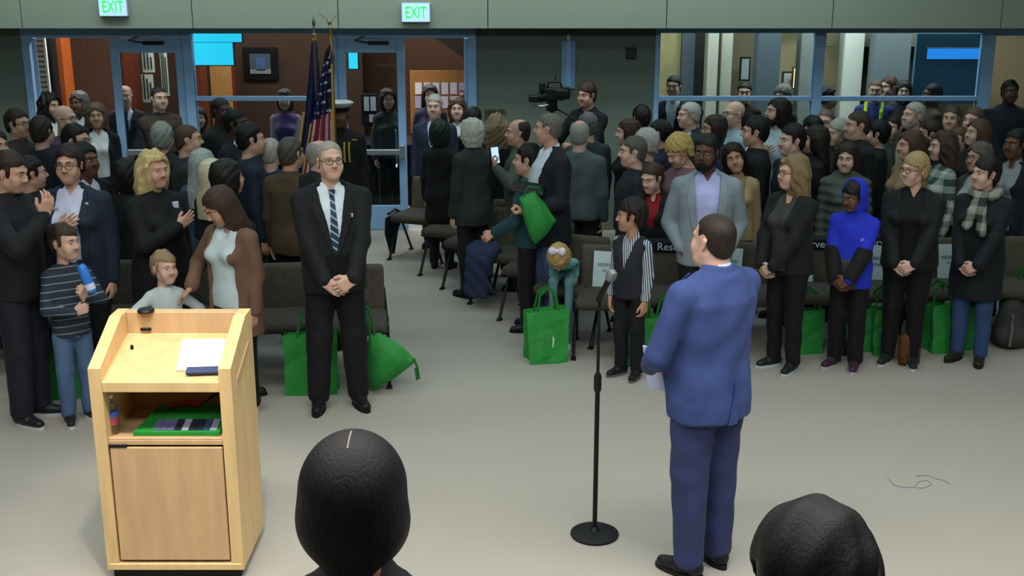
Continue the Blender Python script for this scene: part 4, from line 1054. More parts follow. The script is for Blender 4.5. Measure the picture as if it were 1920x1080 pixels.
for i, w in ((1, 'left of the grey-blazer man'), (3, 'left of the woman in black'), (4, 'right of the woman in black')):
    c, x, y = FRONT[i]; M = Matrix.Translation(c.location) @ Matrix.Rotation(c.rotation_euler.z, 4, 'Z')
    o = empty('reserved_band', M @ Vector((0, .262, .752)), c.rotation_euler.z, label='black cloth band reading Reserved over the front-row chair top ' + w, cat='chair band', group='reserved bands')
    MB().box(-.235, .235, -.046, .046, -.05, .062, .02).build('cloth', mat('fabric', '0c1418', .8), o); text('lettering', 'Reserved', .085, TXT, o, (0, -.049, .006))

# ------------------------------------------------------------------ green tote bags
GREEN = mat('fabric', '2a8a3c', .6, scale=12); GREEN_D = mat('fabric', '1c6a2c', .7)
def tote(px, py, Y, yaw, label, w=.33, d=.17, hh=.36, z0=0.0, flare=1.08, up=1, logo=False):
    z_ = z0; Xc = X(px, Y, z_ + .1); o = empty('tote_bag', (Xc, Y, z_), math.radians(yaw), label=label, cat='bag', group='green tote bags')
    v = []; K = 12; rows = 7; f = []
    random.seed(int(px))
    for j in range(rows):
        t = j / (rows - 1); ww = w / 2 * (1 + (flare - 1) * t); dd = d / 2 * (1 - .45 * t)
        for q in ((-1, -1), (-.33, -1.12), (.33, -1.12), (1, -1), (.8, 0), (1, 1), (.33, 1.12), (-.33, 1.12), (-1, 1), (-.8, 0)):
            v.append((q[0] * ww + random.uniform(-.006, .006), q[1] * dd + random.uniform(-.006, .006), hh * t * (1 + .02 * q[0])))
    n = 10
    for j in range(rows - 1): f += [(j * n + i, j * n + (i + 1) % n, (j + 1) * n + (i + 1) % n, (j + 1) * n + i) for i in range(n)]
    f += [tuple(range(n))[::-1]]
    # inner lining a little lower than the rim
    base = len(v); v += [(p[0] * .97, p[1] * .93, p[2] - .03) for p in v[(rows - 1) * n:rows * n]]
    f += [((rows - 1) * n + i, (rows - 1) * n + (i + 1) % n, base + (i + 1) % n, base + i) for i in range(n)] + [tuple(range(base, base + n))]
    MB().add(v, f).build('bag_body', GREEN, o, False)
    for s in (-1, 1):
        yy = s * d / 2 * .58; hw_ = .075; P0 = [(-hw_, yy, hh * .86), (-hw_ * .96, yy * 1.0, hh), (-hw_ * .7, yy * .7, hh + .12 * up), (0, yy * .5, hh + .17 * up), (hw_ * .7, yy * .7, hh + .12 * up), (hw_ * .96, yy, hh), (hw_, yy, hh * .86)]
        MB().ribbon([(p[0] - .0, p[1] - .003 * s, p[2] - .012) for p in P0], [(p[0] * 1.22, p[1] - .003 * s, p[2] + .012) for p in P0], .004, (0, s, 0)).build('handle', GREEN_D, o)
    if logo:
        y0 = -d / 2 * 1.16; MB().add([(.02, y0, .13), (.03, y0, .13), (.035, y0 - .002, .2), (.02, y0 - .002, .22), (.02, y0 + .004, .13), (.03, y0 + .004, .13), (.035, y0 + .004, .2), (.02, y0 + .004, .22)], [(0, 1, 2, 3), (7, 6, 5, 4), (0, 4, 5, 1), (1, 5, 6, 2), (2, 6, 7, 3), (3, 7, 4, 0)]).build('printed_mark', mat('paper', 'b5d6c0', .6), o)
    return o
def puffy(name, outline, Y, dep, m, parent):
    P = [at_y(q, r, Y) for q, r in outline]; c = sum(P, Vector()) / len(P); n = len(P); v = []; f = []
    rings = [(.35, -dep), (.75, -dep * .75), (1, 0), (.75, dep * .75), (.35, dep)]
    for s, dy in rings: v += [c + (p - c) * s + Vector((0, dy, 0)) for p in P]
    for j in range(4): f += [(j * n + i, j * n + (i + 1) % n, (j + 1) * n + (i + 1) % n, (j + 1) * n + i) for i in range(n)]
    f += [tuple(range(n))[::-1], tuple(range(4 * n, 5 * n))]
    return MB().add(v, f).build(name, m, parent, True)
tote(1024, 648, 8.43, 12, 'full green tote bag standing on the carpet beside the jeans-wearing man', .30, .2, .40, logo=True)
tote(585, 745, 7.72, 4, 'green tote bag standing behind the legs of the man in black suit', .36, .12, .44, flare=1.0, logo=True)
tote(66, 770, 7.62, -6, 'green tote bag with raised handle behind the boy in jeans', .30, .16, .38, up=1.3)
tote(132, 775, 7.66, 10, 'green tote bag mostly hidden between the legs of the striped-shirt boy', .26, .14, .36)
tote(1198, 690, 8.34, 8, 'green tote bag standing behind the legs of the waistcoat boy', .25, .14, .36)
tote(1250, 690, 8.40, -12, 'green tote bag between the waistcoat boy and the blue suit man', .22, .14, .36)
tote(1512, 668, 8.62, 6, 'green tote bag sliver behind the shoes of the woman in black', .22, .13, .34)
tote(1606, 668, 8.68, -10, 'green tote bag behind the legs of the blue-hood boy', .26, .13, .34)
tote(1650, 668, 8.60, 5, 'green tote bag between the blue-hood boy and the blonde woman', .16, .18, .36)
tote(1752, 660, 8.66, 15, 'narrow green tote bag right of the blonde woman in black', .14, .2, .38)
tote(1806, 655, 8.72, 5, 'green tote bag behind the jeans of the woman with the scarf', .24, .14, .34)
tote(1912, 625, 9.05, 5, 'green tote bag at the right picture edge behind the grey backpack', .3, .16, .40)
# the bag hanging tilted from the aisle chair
tt = empty('tote_bag', (0, 0, 0), label='green tote bag hanging tilted and flared beside the aisle by the black-suit man', cat='bag', group='green tote bags')
OUT = [(692, 626), (712, 624), (742, 640), (768, 662), (778, 676), (758, 694), (728, 716), (699, 733), (690, 728), (687, 690), (688, 655)]
puffy('bag_body', OUT, 7.75, .07, GREEN, tt)
def px_tube(pts, Y, r, name, m, parent, n=6): return MB().tube([at_y(q, s, Y) for q, s in pts], r, n).build(name, m, parent, True)
px_tube([(694, 632), (690, 610), (686, 590), (683, 575)], 7.74, .009, 'handle', GREEN_D, tt); px_tube([(702, 628), (697, 600), (691, 578), (684, 573)], 7.72, .009, 'handle', GREEN_D, tt)
px_tube([(776, 672), (783, 690), (786, 710), (782, 712), (779, 690)], 7.74, .008, 'loose_handle', GREEN_D, tt); px_tube([(697, 733), (740, 708), (778, 678)], 7.675, .005, 'seam', GREEN_D, tt)
px_tube([(690, 730), (686, 690), (690, 640)], 7.675, .005, 'seam', mat('fabric', '1c3a2a', .7), tt)
# the bag held by the man in jeans
hb = empty('tote_bag', (0, 0, 0), label='green tote bag held out by the tall man in dark jacket', cat='bag', group='green tote bags')
puffy('bag_body', [(973, 372), (985, 362), (1003, 358), (1022, 382), (1043, 414), (1025, 440), (1003, 459), (992, 440), (980, 405)], 8.78, .07, GREEN, hb)
px_tube([(982, 366), (990, 350), (1010, 352), (1016, 366)], 8.76, .008, 'handle', GREEN_D, hb)
# other bags and loose things
p = X(1706, 8.28, .1); lp = empty('leopard_bag', (p, 8.3, 0), label='small leopard-print bag on the floor between the blonde woman\'s shoes', cat='bag')
v, f = cushion(.16, .09, .25, .03); link('bag_body', mesh_np('bag_body', v, f, True, [mat('leopard', '57381f', .6)]), lp, (0, 0, .126))
MB().tube([(-.04, 0, .23), (-.03, 0, .29), (.03, 0, .29), (.04, 0, .23)], .006, 6).build('handle', M_DARKP, lp, True)
bp = empty('backpack', (X(1893, 8.75, .1), 8.75, 0), label='grey backpack slumped on the floor beside the woman with the scarf', cat='backpack')
F = Field((-.16, -.14, 0), (.16, .14, .42), .018); F.cap((0, 0, .1), (0, .02, .3), .13, .09, .03); F.cap((-.07, -.06, .1), (.07, -.06, .1), .07, None, .03); F.keep(np.broadcast_to(.006 - F.grid()[2], F.n) + 0 * F.grid()[0], .004)
v, f = F.mesh(); link('pack_body', mesh_np('pack_body', v, f, True, [mat('fabric', '3c3d3c', .8)]), bp)
MB().tube([(-.05, -.13, .3), (-.06, -.17, .2), (-.06, -.16, .05)], .012, 6).build('strap', mat('fabric', '6a6c66', .8), bp, True); MB().tube([(-.04, .03, .38), (0, .03, .42), (.04, .03, .38)], .009, 6).build('carry_loop', mat('fabric', '2c2d2c', .8), bp, True)
# navy coat draped over an aisle chair
cx, cy = AISLE[3][1].x - .20, AISLE[3][1].y - .14
F = Field((-.3, -.3, .05), (.3, .2, .62), .02); x, y, z = F.grid()
F.loft([(.1, .13, .055, 0, -.13), (.3, .12, .06, 0, -.12), (.44, .14, .12, 0, -.05), (.5, .16, .13, 0, 0), (.54, .12, .1, 0, .02)], .02); F.folds(.016, 8, 34)
v, f = F.mesh(); o = link('draped_coat', mesh_np('draped_coat', v, f, True, [mat('fabric', '262f4c', .8)]), None, (cx, cy, 0), (0, 0, math.radians(-22))); tag(o, 'navy blue coat draped over an aisle chair of the right block', 'coat')

# ------------------------------------------------------------------ flags
FY = 10.55
def flag_cloth(px_top, pts_l, pts_r, Y, folds_amp, nfold, nu=48, nv=44):
    """drape between left and right outlines given in pixels at matching heights"""
    L = [at_y(q, r, Y) for q, r in pts_l]; R_ = [at_y(q, r, Y) for q, r in pts_r]
    zl = np.array([p.z for p in L]); xl = np.array([p.x for p in L]); zr = np.array([p.z for p in R_]); xr = np.array([p.x for p in R_])
    v = np.zeros((nv, nu, 3), np.float32)
    for j in range(nv):
        t = j / (nv - 1)
        for i in range(nu):
            u = i / (nu - 1); ztop = zl[0] * (1 - u) + zr[0] * u; zbot = zl[-1] * (1 - u) + zr[-1] * u; z = ztop + (zbot - ztop) * t
            a = np.interp(-z, -zl, xl); b = np.interp(-z, -zr, xr); amp = folds_amp * min(1, .25 + t * 1.2)
            v[j, i] = (a + (b - a) * (u + .02 * math.sin(nfold * 6.283 * u)), Y + amp * math.sin(nfold * 6.283 * u + 1.2 * t), z)
    return v
def grid_faces(nv, nu): return [(j * nu + i, j * nu + i + 1, (j + 1) * nu + i + 1, (j + 1) * nu + i) for j in range(nv - 1) for i in range(nu - 1)]
FR, FW, FB, FG = mat('fabric', '9a2a3c', .7), mat('fabric', 'c9c4cc', .7), mat('fabric', '1c2448', .7), mat('fabric', 'c89a3c', .6)
us = empty('flag', (0, 0, 0), label='draped stars and stripes flag on an eagle-topped pole beside the right doors', cat='flag', group='ceremonial flags')
nu, nv = 60, 50
v = flag_cloth(0, [(610, 95), (598, 160), (583, 230), (572, 300), (560, 380)], [(621, 80), (622, 160), (624, 230), (627, 300), (628, 380)], FY - .03, .035, 3.0, nu, nv)
f = grid_faces(nv, nu); mi = []
for j in range(nv - 1):
    for i in range(nu - 1):
        s = int((i + j * .12) / (nu / 7.4))
        mi.append(2 if j < nv * (.44 - .05 * i / nu) else (s % 2))
me = mesh_np('cloth', v.reshape(-1, 3), f, True, [FR, FW, FB], mi); cl = link('cloth', me, us); md = cl.modifiers.new('thickness', 'SOLIDIFY'); md.thickness = .004
star = [(math.cos(math.pi / 2 + k * math.pi / 5) * (1 if k % 2 == 0 else .42), math.sin(math.pi / 2 + k * math.pi / 5) * (1 if k % 2 == 0 else .42)) for k in range(10)]
ME_STAR = MB().prism([(a * .017, b * .017) for a, b in star], 'y', -.003, .003).mesh('star', FW)
for j in range(5, 22, 3):
    for i in range(5 + (j % 2) * 5, nu - 3, 12):
        p = v[j, i]; a = v[j, min(i + 1, nu - 1)] - v[j, i - 1]; link('star', ME_STAR, us, (p[0], p[1] - .008, p[2]), (0, .3, math.atan2(a[1], a[0])))
MB().cyl((at_y(620, 60, FY).x, FY, .03), (at_y(620, 60, FY).x, FY, at_y(620, 52, FY).z), .014).build('pole', mat('wood', '7a5a30', .4), us, True)
px_ = at_y(618, 45, FY); eg = MB()
eg.lathe([(.012, -.05), (.02, -.03), (.012, -.01), (.016, .0), (.02, .02), (.008, .04)], px_, 12)
for s in (-1, 1): eg.ribbon([px_ + Vector((s * .005, -.01, .01)), px_ + Vector((s * .04, -.01, .05)), px_ + Vector((s * .09, -.01, .085))], [px_ + Vector((s * .012, -.01, .03)), px_ + Vector((s * .055, -.01, .07)), px_ + Vector((s * .088, -.01, .092))], .012)
eg.cyl(px_ + Vector((0, 0, .03)), px_ + Vector((-.02, 0, .055)), .01, .004); eg.build('eagle_finial', mat('metal', 'b9b28c', .35), us, True)
MB().tube([at_y(619, 66, FY - .03), at_y(622, 90, FY - .05), at_y(617, 110, FY - .06)], .007, 6).build('gold_cord', FG, us, True)
px_tube([(622, 120), (624, 200), (627, 300), (628, 370)], FY - .04, .009, 'gold_fringe', FG, us); px_tube([(583, 232), (572, 300), (560, 380)], FY - .04, .008, 'gold_fringe', FG, us)
MB().lathe([(.16, 0), (.16, .02), (.05, .05), (.03, .12)], (px_.x, FY, 0), 18).build('stand', mat('metal', '8a7a48', .4), us, True)
nv_ = empty('flag', (0, 0, 0), label='dark navy flag with gold fringe on a spear-topped pole left of the striped flag', cat='flag', group='ceremonial flags')
v = flag_cloth(0, [(584, 78), (578, 150), (571, 215), (562, 290), (550, 380)], [(594, 78), (600, 150), (602, 215), (600, 290), (598, 380)], FY + .16, .03, 2.0, 40, 30)
me = mesh_np('cloth', v.reshape(-1, 3), grid_faces(30, 40), True, [mat('fabric', '1d2450', .7)]); cl = link('cloth', me, nv_); md = cl.modifiers.new('thickness', 'SOLIDIFY'); md.thickness = .004
q = at_y(589, 72, FY + .16); MB().cyl((q.x, FY + .16, .03), (q.x, FY + .16, at_y(589, 60, FY + .16).z), .014).build('pole', mat('wood', '7a5a30', .4), nv_, True)
qq = at_y(589, 62, FY + .16); MB().lathe([(.018, -.03), (.022, -.01), (.012, .0), (.012, .05), (.006, .055), (.018, .08), (.001, .15)], qq, 10).build('spear_finial', mat('metal', '8a8a78', .35), nv_, True)
px_tube([(570, 210), (566, 240), (560, 290), (552, 370)], FY + .12, .012, 'gold_fringe', FG, nv_); px_tube([(586, 74), (592, 74), (590, 66)], FY + .13, .014, 'gold_cord', FG, nv_)
MB().lathe([(.15, 0), (.15, .02), (.05, .05), (.03, .12)], (q.x, FY + .16, 0), 18).build('stand', mat('metal', '8a7a48', .4), nv_, True)

# ------------------------------------------------------------------ broadcast camera on a tripod
CY = 11.9; cc = at_y(1035, 178, CY)
vc = empty('video_camera', (cc.x, CY, 0), label='black broadcast video camera on a tripod pointing left near the rear wall', cat='video camera'); Z = cc.z
def vb(name, x0, x1, y0, y1, z0, z1, m=M_DARKP, bev=.008): return MB().box(x0, x1, y0, y1, Z + z0, Z + z1, bev).build(name, m, vc)
vb('camera_body', -.06, .12, -.06, .06, -.05, .07); vb('lens_hood', -.235, -.13, -.065, .065, -.07, .0, bev=.012); MB().cyl((-.14, 0, Z - .03), (-.05, 0, Z - .01), .05, .055, 14).build('lens', M_DARKP, vc, True)
vb('viewfinder', -.13, -.07, -.05, .03, .03, .13, bev=.01); vb('battery', .12, .18, -.05, .05, -.04, .08); vb('monitor', .02, .16, -.11, -.09, -.01, .06); 
MB().tube([(-.05, 0, Z + .07), (-.03, 0, Z + .13), (.08, 0, Z + .13), (.1, 0, Z + .07)], .012, 8).build('carry_handle', M_DARKP, vc, True)
MB().tube([(.03, 0, Z + .12), (.035, .01, Z + .2)], .006, 6).build('antenna', M_DARKP, vc, True); MB().tube([(-.2, -.03, Z - .1), (-.1, -.03, Z - .11), (.0, -.03, Z - .09)], .012, 6).build('rail', M_CHROME, vc, True)
MB().lathe([(.05, -.16), (.06, -.13), (.05, -.09), (.06, -.055)], (0, 0, Z), 14).build('tripod_head', M_DARKP, vc, True); MB().tube([(.02, 0, Z - .13), (.12, -.05, Z - .17), (.24, -.1, Z - .24)], .01, 6).build('pan_handle', M_DARKP, vc, True)
for k in range(3):
    a = 2.1 * k + .4; MB().tube([(0, 0, Z - .15), (.18 * math.cos(a), .18 * math.sin(a), Z * .5), (.36 * math.cos(a), .36 * math.sin(a), .012)], .014, 7).build('tripod_leg', M_BLACKM, vc, True)
# ------------------------------------------------------------------ people
FAIR, PALE, TAN_S, OLIVE, BROWN_S, DARK_S = 'c79d88', 'd0aa98', 'b58a72', 'a67d64', '6a4a3a', '4a342a'
def badge(I, x, z, w, h, c, name='badge', e=None):
    U = I['U']; y = I['F'].front(x * U, z * U)
    if y is None: y = -.09 * U
    I['mpart'](name, MB().box(x * U - w / 2, x * U + w / 2, y - .012, y + .004, z * U - h / 2, z * U + h / 2, .002), mat('paper', c, .5))
def headpart(I, name, F, m):
    v, f = F.mesh(); link(name, mesh_np(name, I['deform'](xf(I['HM'], v)), f, True, [m]), I['root'])
def headmb(I, name, mb, m):
    mb.v = [tuple(I['HM'] @ Vector(p)) for p in mb.v]; return I['mpart'](name, mb, m)

# --- the speaker and the people in the front
I = person(1342, 400, 5.25, -142, 'balding man in bright blue suit seen from behind, standing before the microphone', 'm', PALE, ('thin', '2a211c'), 'suit', '37497f', 'c3cdf0', '2f3862', '15161c', '15161c',
           (((-.035, -.11, .55), (.8, -.5, -.3), (.2, 1, 0), (-1, .6, -.1), 'grip'), ((-.075, -.105, .56), (.5, -.6, -.3), (.3, 1, 0), (-1, .8, -.2), 'grip')), 1.2, .03, hy=4, near=True, group=None, hem=.45, kind='h')
U = I['U']; root = I['root']
m = MB().box(-.0035, .0035, -.004, .004, .455 * U, .60 * U)
yb = I['F'].front(0, .5 * U, 1); I['mpart']('vent_flap', MB().add([(-.002, yb - .004, .455 * U), (.05, yb + .004, .455 * U), (.0, yb + .006, .60 * U), (-.002, yb + .012, .455 * U), (.05, yb + .010, .455 * U), (.0, yb + .009, .60 * U)], [(0, 1, 2), (5, 4, 3), (0, 3, 4, 1), (1, 4, 5, 2), (2, 5, 3, 0)]), mat('fabric', '37497f', .8))
W = I['J'][1][2]; Mw = Matrix.Translation(root.location) @ Matrix.Rotation(root.rotation_euler.z, 4, 'Z')
p = Mw @ Vector((.0, W.y - .09, W.z - .06)); pr_ = MB().box(-.075, .075, -.005, .005, -.13, .10, .001, Matrix.Rotation(math.radians(-50), 4, 'Z') @ Matrix.Rotation(math.radians(12), 4, 'X')).build('folded_paper', mat('paper', 'b9c6ee', .7), None, False, p)
tag(pr_, 'folded pale paper held by the man in blue suit', 'paper')

tiem = mat('stripe', '1d3550', .5, c2='8ea9bd', freq=26, axis=(.6, 0, .8), duty=.72)
I = person(616, 265, 7.43, 14, 'grey-haired man in black suit and striped tie standing with clasped hands', 'm', PALE, ('thin', '9a968f'), 'suit', '14171a', 'd2e2ec', '0d0f12', '121214', '121214', ('clasp', 'clasp2'), 1.14, .025, hy=10, hp=-3, near=True, glasses='3a2e2a', tie=tiem, group='people standing in front', stance=1.3)
badge(I, .062, .745, .02, .025, 'c9ccd0', 'lapel_pin')
I = person(425, 340, 7.35, -28, 'woman with long brown hair, brown cardigan and white top looking down', 'f', TAN_S, ('vlong', '3a2820'), 'cardigan', '6a5142', 'b9ccd2', '0d0e11', 'dfe4e6', 'dfe4e6', (((-.13, -.11, .58), (-.5, -.6, -.7), (.5, .5, .3), (-.8, .9, 0), 'spread'), 'down'), 1.12, near=True, opening=(.062, .075, .3), collar=False, hy=-22, hp=30, hem=.36, group='people standing in front')
I = person(127, 270, 7.72, 0, 'short-haired person with glasses, navy blazer and white shirt, hand on chest', 'f', FAIR, ('full', '241a17'), 'suit', '1f2838', 'c6cbe4', '17191f', '15161a', '15161a', ('heart', 'down'), 1.3, .02, near=True, glasses='6a5048', opening=(.05, .045, .45), hem=.42, headH=.235, group='people standing in front')
badge(I, -.055, .775, .075, .02, 'b9bcc4', 'name_badge'); badge(I, .07, .79, .018, .018, 'c9ccd0', 'lapel_pin')
I = person(285, 282, 7.85, 52, 'blonde wavy-haired woman in black coat, hand with round badge on chest', 'f', FAIR, ('wavy', 'c2ad7c'), 'coat', '101214', None, '101114', '121214', '121214', ('heart', 'down'), 1.14, near=True, headH=.23, group='people standing in front')
badge(I, .05, .79, .045, .045, 'c8d0e6', 'round_badge')
stripes = mat('stripe', '2b3442', .8, c2='7d8a92', freq=21, axis=(0, .15, 1), duty=.86)
I = person(114, 418, 7.2, 38, 'boy in navy striped sweater and blue jeans holding a blue bottle', 'c', PALE, ('kid', '3c2e25'), 'sweater', '2b3442', None, '4a6486', '1d2226', 'c9ced0', (((-.02, -.15, .63), (.8, -.3, .3), (.1, 1, 0), (-.8, .2, -1), 'grip'), ((-.03, -.16, .70), (.3, -.4, .8), (.4, 1, 0), (-.9, 0, -1), 'grip')), near=True, cmat=stripes, headH=.215, hy=28, group='people standing in front', hem=.47)
p = at_y(158, 512, 7.02); bo = empty('drink_bottle', p, label='blue drink bottle held by the striped-sweater boy', cat='bottle'); bo.rotation_euler = (0, math.radians(-18), 0)
MB().lathe([(.024, -.13), (.03, -.12), (.03, .02), (.024, .05), (.016, .06)], n=14).build('bottle_body', mat('plastic', '3a7fe0', .3), bo, True); MB().lathe([(.017, .06), (.017, .085), (.01, .09)], n=12).build('cap', mat('plastic', '141b2a', .4), bo, True); MB().lathe([(.0305, -.11), (.031, -.1), (.031, -.08), (.0305, -.07)], n=14).build('label_band', mat('paper', 'cfd8ee', .5), bo, True)
I = person(303, 468, 7.3, 22, 'small fair-haired toddler in white long-sleeved shirt behind the lectern', 'c', PALE, ('kid', '8f7a5e'), 'sweater', 'b7c4c8', None, '5a6470', '2a2c30', 'c9ced0', (((-.135, -.06, .56), (.3, -.5, -.8), (.8, .3, 0), (-1, .2, .2), 'relax'), ((-.13, -.03, .56), (.1, -.5, -.8), (.8, .3, 0), (-1, .5, 0), 'relax')), near=True, headH=.2, hy=25, group='people standing in front')
I = person(8, 280, 7.2, 78, 'dark-haired man in dark jacket at the left picture edge, hand raised', 'm', FAIR, ('full', '2a201c'), 'jacket', '15181d', None, '181c26', '1a1d22', 'b9bcc0', ('up', 'down'), 1.1, near=True, hp=12, group='people standing in front')

# --- left block behind the front row
def P(*a, **k): return person(*a, **k)
P(425, 297, 7.72, 120, 'black-haired person in black top directly behind the brown cardigan woman', 'f', TAN_S, ('bob', '121010'), 'sweater', '101214', None, near=True, hy=10)
P(398, 296, 8.75, 150, 'pale blonde-haired person whose hair falls left of the black-haired head', 'f', FAIR, ('long', 'c9c2a4'), 'jacket', '20252c', None, near=True)
P(378, 277, 8.9, 165, 'woman with long silver hair and blue denim jacket seen from behind', 'f', FAIR, ('long', '9aa3a2'), 'jacket', '37475e', None, near=True)
P(598, 262, 8.72, 150, 'bald man in dark jacket half hidden behind the man in black suit', 'm', PALE, ('balding', '8f8a84'), 'suit', '1a1f22', 'b9c4c8', near=True, b=1.1, kind='h', opening=(.05, .004, .7), hy=-60, arms=('down', 'down'))
P(543, 255, 8.85, 160, 'grey-haired man in olive brown blazer seen from behind', 'm', FAIR, ('short', '4a4640'), 'suit', '4a3d2c', 'b0bcc4', near=True, b=1.1, hy=-10)
P(506, 258, 9.35, 165, 'white-haired man in blue jacket left of the olive blazer man', 'm', PALE, ('buzz', 'a9a49a'), 'jacket', '1f2b48', None)
P(468, 230, 9.2, 110, 'young man with bushy black hair and navy jacket facing right', 'm', FAIR, ('full', '0f0d0d'), 'jacket', '1c2436', None)
P(440, 202, 10.0, 80, 'dark-skinned man in dark jacket with white collar facing right', 'm', DARK_S, ('short', '0d0c0c'), 'suit', '141a26', 'c4ccd0', opening=(.06, .01, .68), b=1.15)
P(413, 183, 10.9, 60, 'dark-skinned bald man in black jacket near the window frame', 'm', DARK_S, ('buzz', '14100e'), 'jacket', '0f1114', None, b=1.15)
P(303, 228, 9.6, 170, 'woman with short silver hair and dark coat seen from behind', 'f', FAIR, ('pixie', '8d928a'), 'coat', '20242c', None)
P(350, 233, 9.25, 100, 'man with close-cropped brown hair and dark grey jacket facing right', 'm', FAIR, ('buzz', '4a3a2c'), 'jacket', '272b2e', None, b=1.1)
P(296, 162, 12.25, 40, 'man in brown and black sweater standing in the left doorway', 'm', PALE, ('buzz', '2c241f'), 'sweater', '3a3026', None, '1a2030', cmat=mat('stripe', '3d3328', .8, c2='1a1c1f', freq=4, axis=(0, 0, 1), duty=.5), b=1.15, arms=('clasp', 'clasp2'))
P(233, 160, 13.55, 10, 'man in dark suit partly hidden behind the left door frame', 'm', FAIR, ('balding', '6a655e'), 'suit', '1c2434', 'c9cdd6', arms=('clasp', 'clasp2'), tie=mat('fabric', '1d2a48', .6))
P(92, 175, 12.2, 60, 'woman with curly black hair and dark jacket by the left doorway', 'f', FAIR, ('curly', '1a1412'), 'jacket', '22262c', 'c4c4c8', opening=(.05, .03, .6))
P(146, 170, 12.6, -10, 'woman with grey hair in the left doorway behind the bald man', 'f', BROWN_S, ('bob', '5c5a56'), 'jacket', '1c1d22', 'b0b0bb', opening=(.05, .02, .6))
P(179, 192, 11.6, 15, 'woman with grey-brown bob, dark jacket and white top by the door frame', 'f', TAN_S, ('bob', '5a4c40'), 'jacket', '16161c', 'cfd2d6', opening=(.06, .05, .55))
P(119, 198, 10.5, 75, 'bald man with glasses and purple shirt facing right', 'm', PALE, None, 'shirt', '43384f', None, glasses='2a2422', b=1.12)
P(76, 217, 9.95, 165, 'short brown-haired person in dark jacket seen from behind at left', 'm', FAIR, ('full', '2e2620'), 'jacket', '1c2228', None)
P(30, 203, 10.1, 70, 'man with curly dark hair and glasses in brown-grey jacket at left', 'm', FAIR, ('full', '2c241f'), 'jacket', '3a3532', None, glasses='26211f')
P(140, 232, 9.3, 80, 'dark-haired man with glasses just above the navy blazer person', 'm', FAIR, ('full', '14100f'), 'jacket', '1b1e24', None, glasses='1c1816')
P(156, 266, 8.75, 60, 'dark-haired brown-skinned person right behind the navy blazer person', 'm', BROWN_S, ('full', '100d0c'), 'suit', '161a22', 'bfc8d8')
P(238, 296, 8.8, 150, 'short black-haired person in dark coat left of the blonde woman', 'f', TAN_S, ('bob', '0e0c0c'), 'coat', '14171a', None)
P(-14, 240, 8.8, 60, 'dark-haired person in grey coat cut off by the left edge', 'm', FAIR, ('full', '241c18'), 'coat', '2a2c2e', None)
P(55, 292, 8.75, 120, 'dark-haired person in black coat behind the left row', 'm', FAIR, ('full', '1c1614'), 'coat', '14171a', None)
P(533, 166, 13.6, 5, 'woman in lilac vest behind the window glass left of the flags', 'f', FAIR, ('bob', '3a2c2a'), 'vest', '5d4d80', '8a7f9e', umat=mat('fabric', '85788f', .8), arms=('clasp', 'clasp2'), group='people in the lobby')
P(371, 200, 13.6, 20, 'woman with dark hair behind the window beside the orange column', 'f', FAIR, ('bob', '2a1e1a'), 'jacket', '1c1a1a', None, group='people in the lobby')
# officer with white cap beside the flags
I = P(637, 190, 10.9, -8, 'uniformed officer in white cap and black jacket with gold cords beside the flags', 'm', BROWN_S, ('buzz', '14100e'), 'jacket', '0f1114', None, '0f1114', group=None)
cp = MB().lathe([(.088, .045), (.09, .07), (.125, .1), (.128, .112), (.1, .125), (.02, .13)], (0, .01, 0), 20); headmb(I, 'cap_crown', cp, mat('fabric', 'b9c0c0', .7))
headmb(I, 'cap_band', MB().lathe([(.0895, .042), (.0925, .046), (.0925, .068), (.0895, .07)], (0, .01, 0), 20), mat('fabric', '0e0f12', .5))
headmb(I, 'cap_visor', MB().prism([(.075, -.05), (.05, -.1), (.0, -.125), (-.05, -.1), (-.075, -.05)], 'z', .038, .046), mat('plastic', '0c0c0e', .2))
for x0 in (.035, .06):
    U = I['U']; pts = []
    for z in (.79, .76, .72, .68): pts.append((x0 * U + .3 * (.8 - z) * .2, (I['F'].front(x0 * U, z * U) or -.1) - .008, z * U))
    I['mpart']('gold_cord', MB().tube(pts, .009, 6), mat('fabric', 'b9a233', .5))
badge(I, -.03, .745, .035, .06, 'b9bcae', 'medal'); badge(I, .085, .8, .05, .012, 'b9a233', 'shoulder_board')

# --- right block, around the aisle and doors
P(814, 175, 12.1, -5, 'white-haired man in navy suit standing in the open doorway', 'm', PALE, ('short', 'a5a29c'), 'suit', '232c42', 'b9c6d4', opening=(.05, .01, .62), b=1.08)
P(857, 181, 12.5, 0, 'woman with brown hair and white top in the open doorway', 'f', PALE, ('bob', '4a382c'), 'jacket', '1a1c20', 'c4ced4', opening=(.07, .06, .5))
P(806, 158, 13.7, 8, 'dark-haired woman in the lobby before the notice board', 'f', TAN_S, ('long', '141010'), 'jacket', '2c2f48', None, group='people in the lobby')
P(874, 160, 13.9, -30, 'person in bright orange jacket behind the open door', 'm', BROWN_S, ('short', '2a1c16'), 'jacket', 'c8551e', None, group='people in the lobby')
P(726, 165, 13.7, 20, 'dark-haired woman behind the right door glass', 'f', FAIR, ('bob', '2c2320'), 'jacket', '3a403e', None, group='people in the lobby')
P(825, 223, 11.2, 165, 'short person in black coat with dark green hat seen from behind', 'f', TAN_S, ('bob', '12241f'), 'coat', '0e1012', None)
P(888, 200, 12.2, 170, 'black-haired head just right of the woman in white top', 'f', FAIR, ('full', '100d0d'), 'jacket', '17191d', None)
P(884, 220, 10.2, -140, 'woman with straight white hair and long dark grey coat', 'f', PALE, ('bob', 'b6b5a8'), 'coat', '2a2e2e', None, near=True, b=1.1, hem=.42, hy=10)
P(930, 215, 10.9, -170, 'woman with long curly light brown hair and black top', 'f', FAIR, ('curly', '7a674f'), 'jacket', '0f1114', None, near=True)
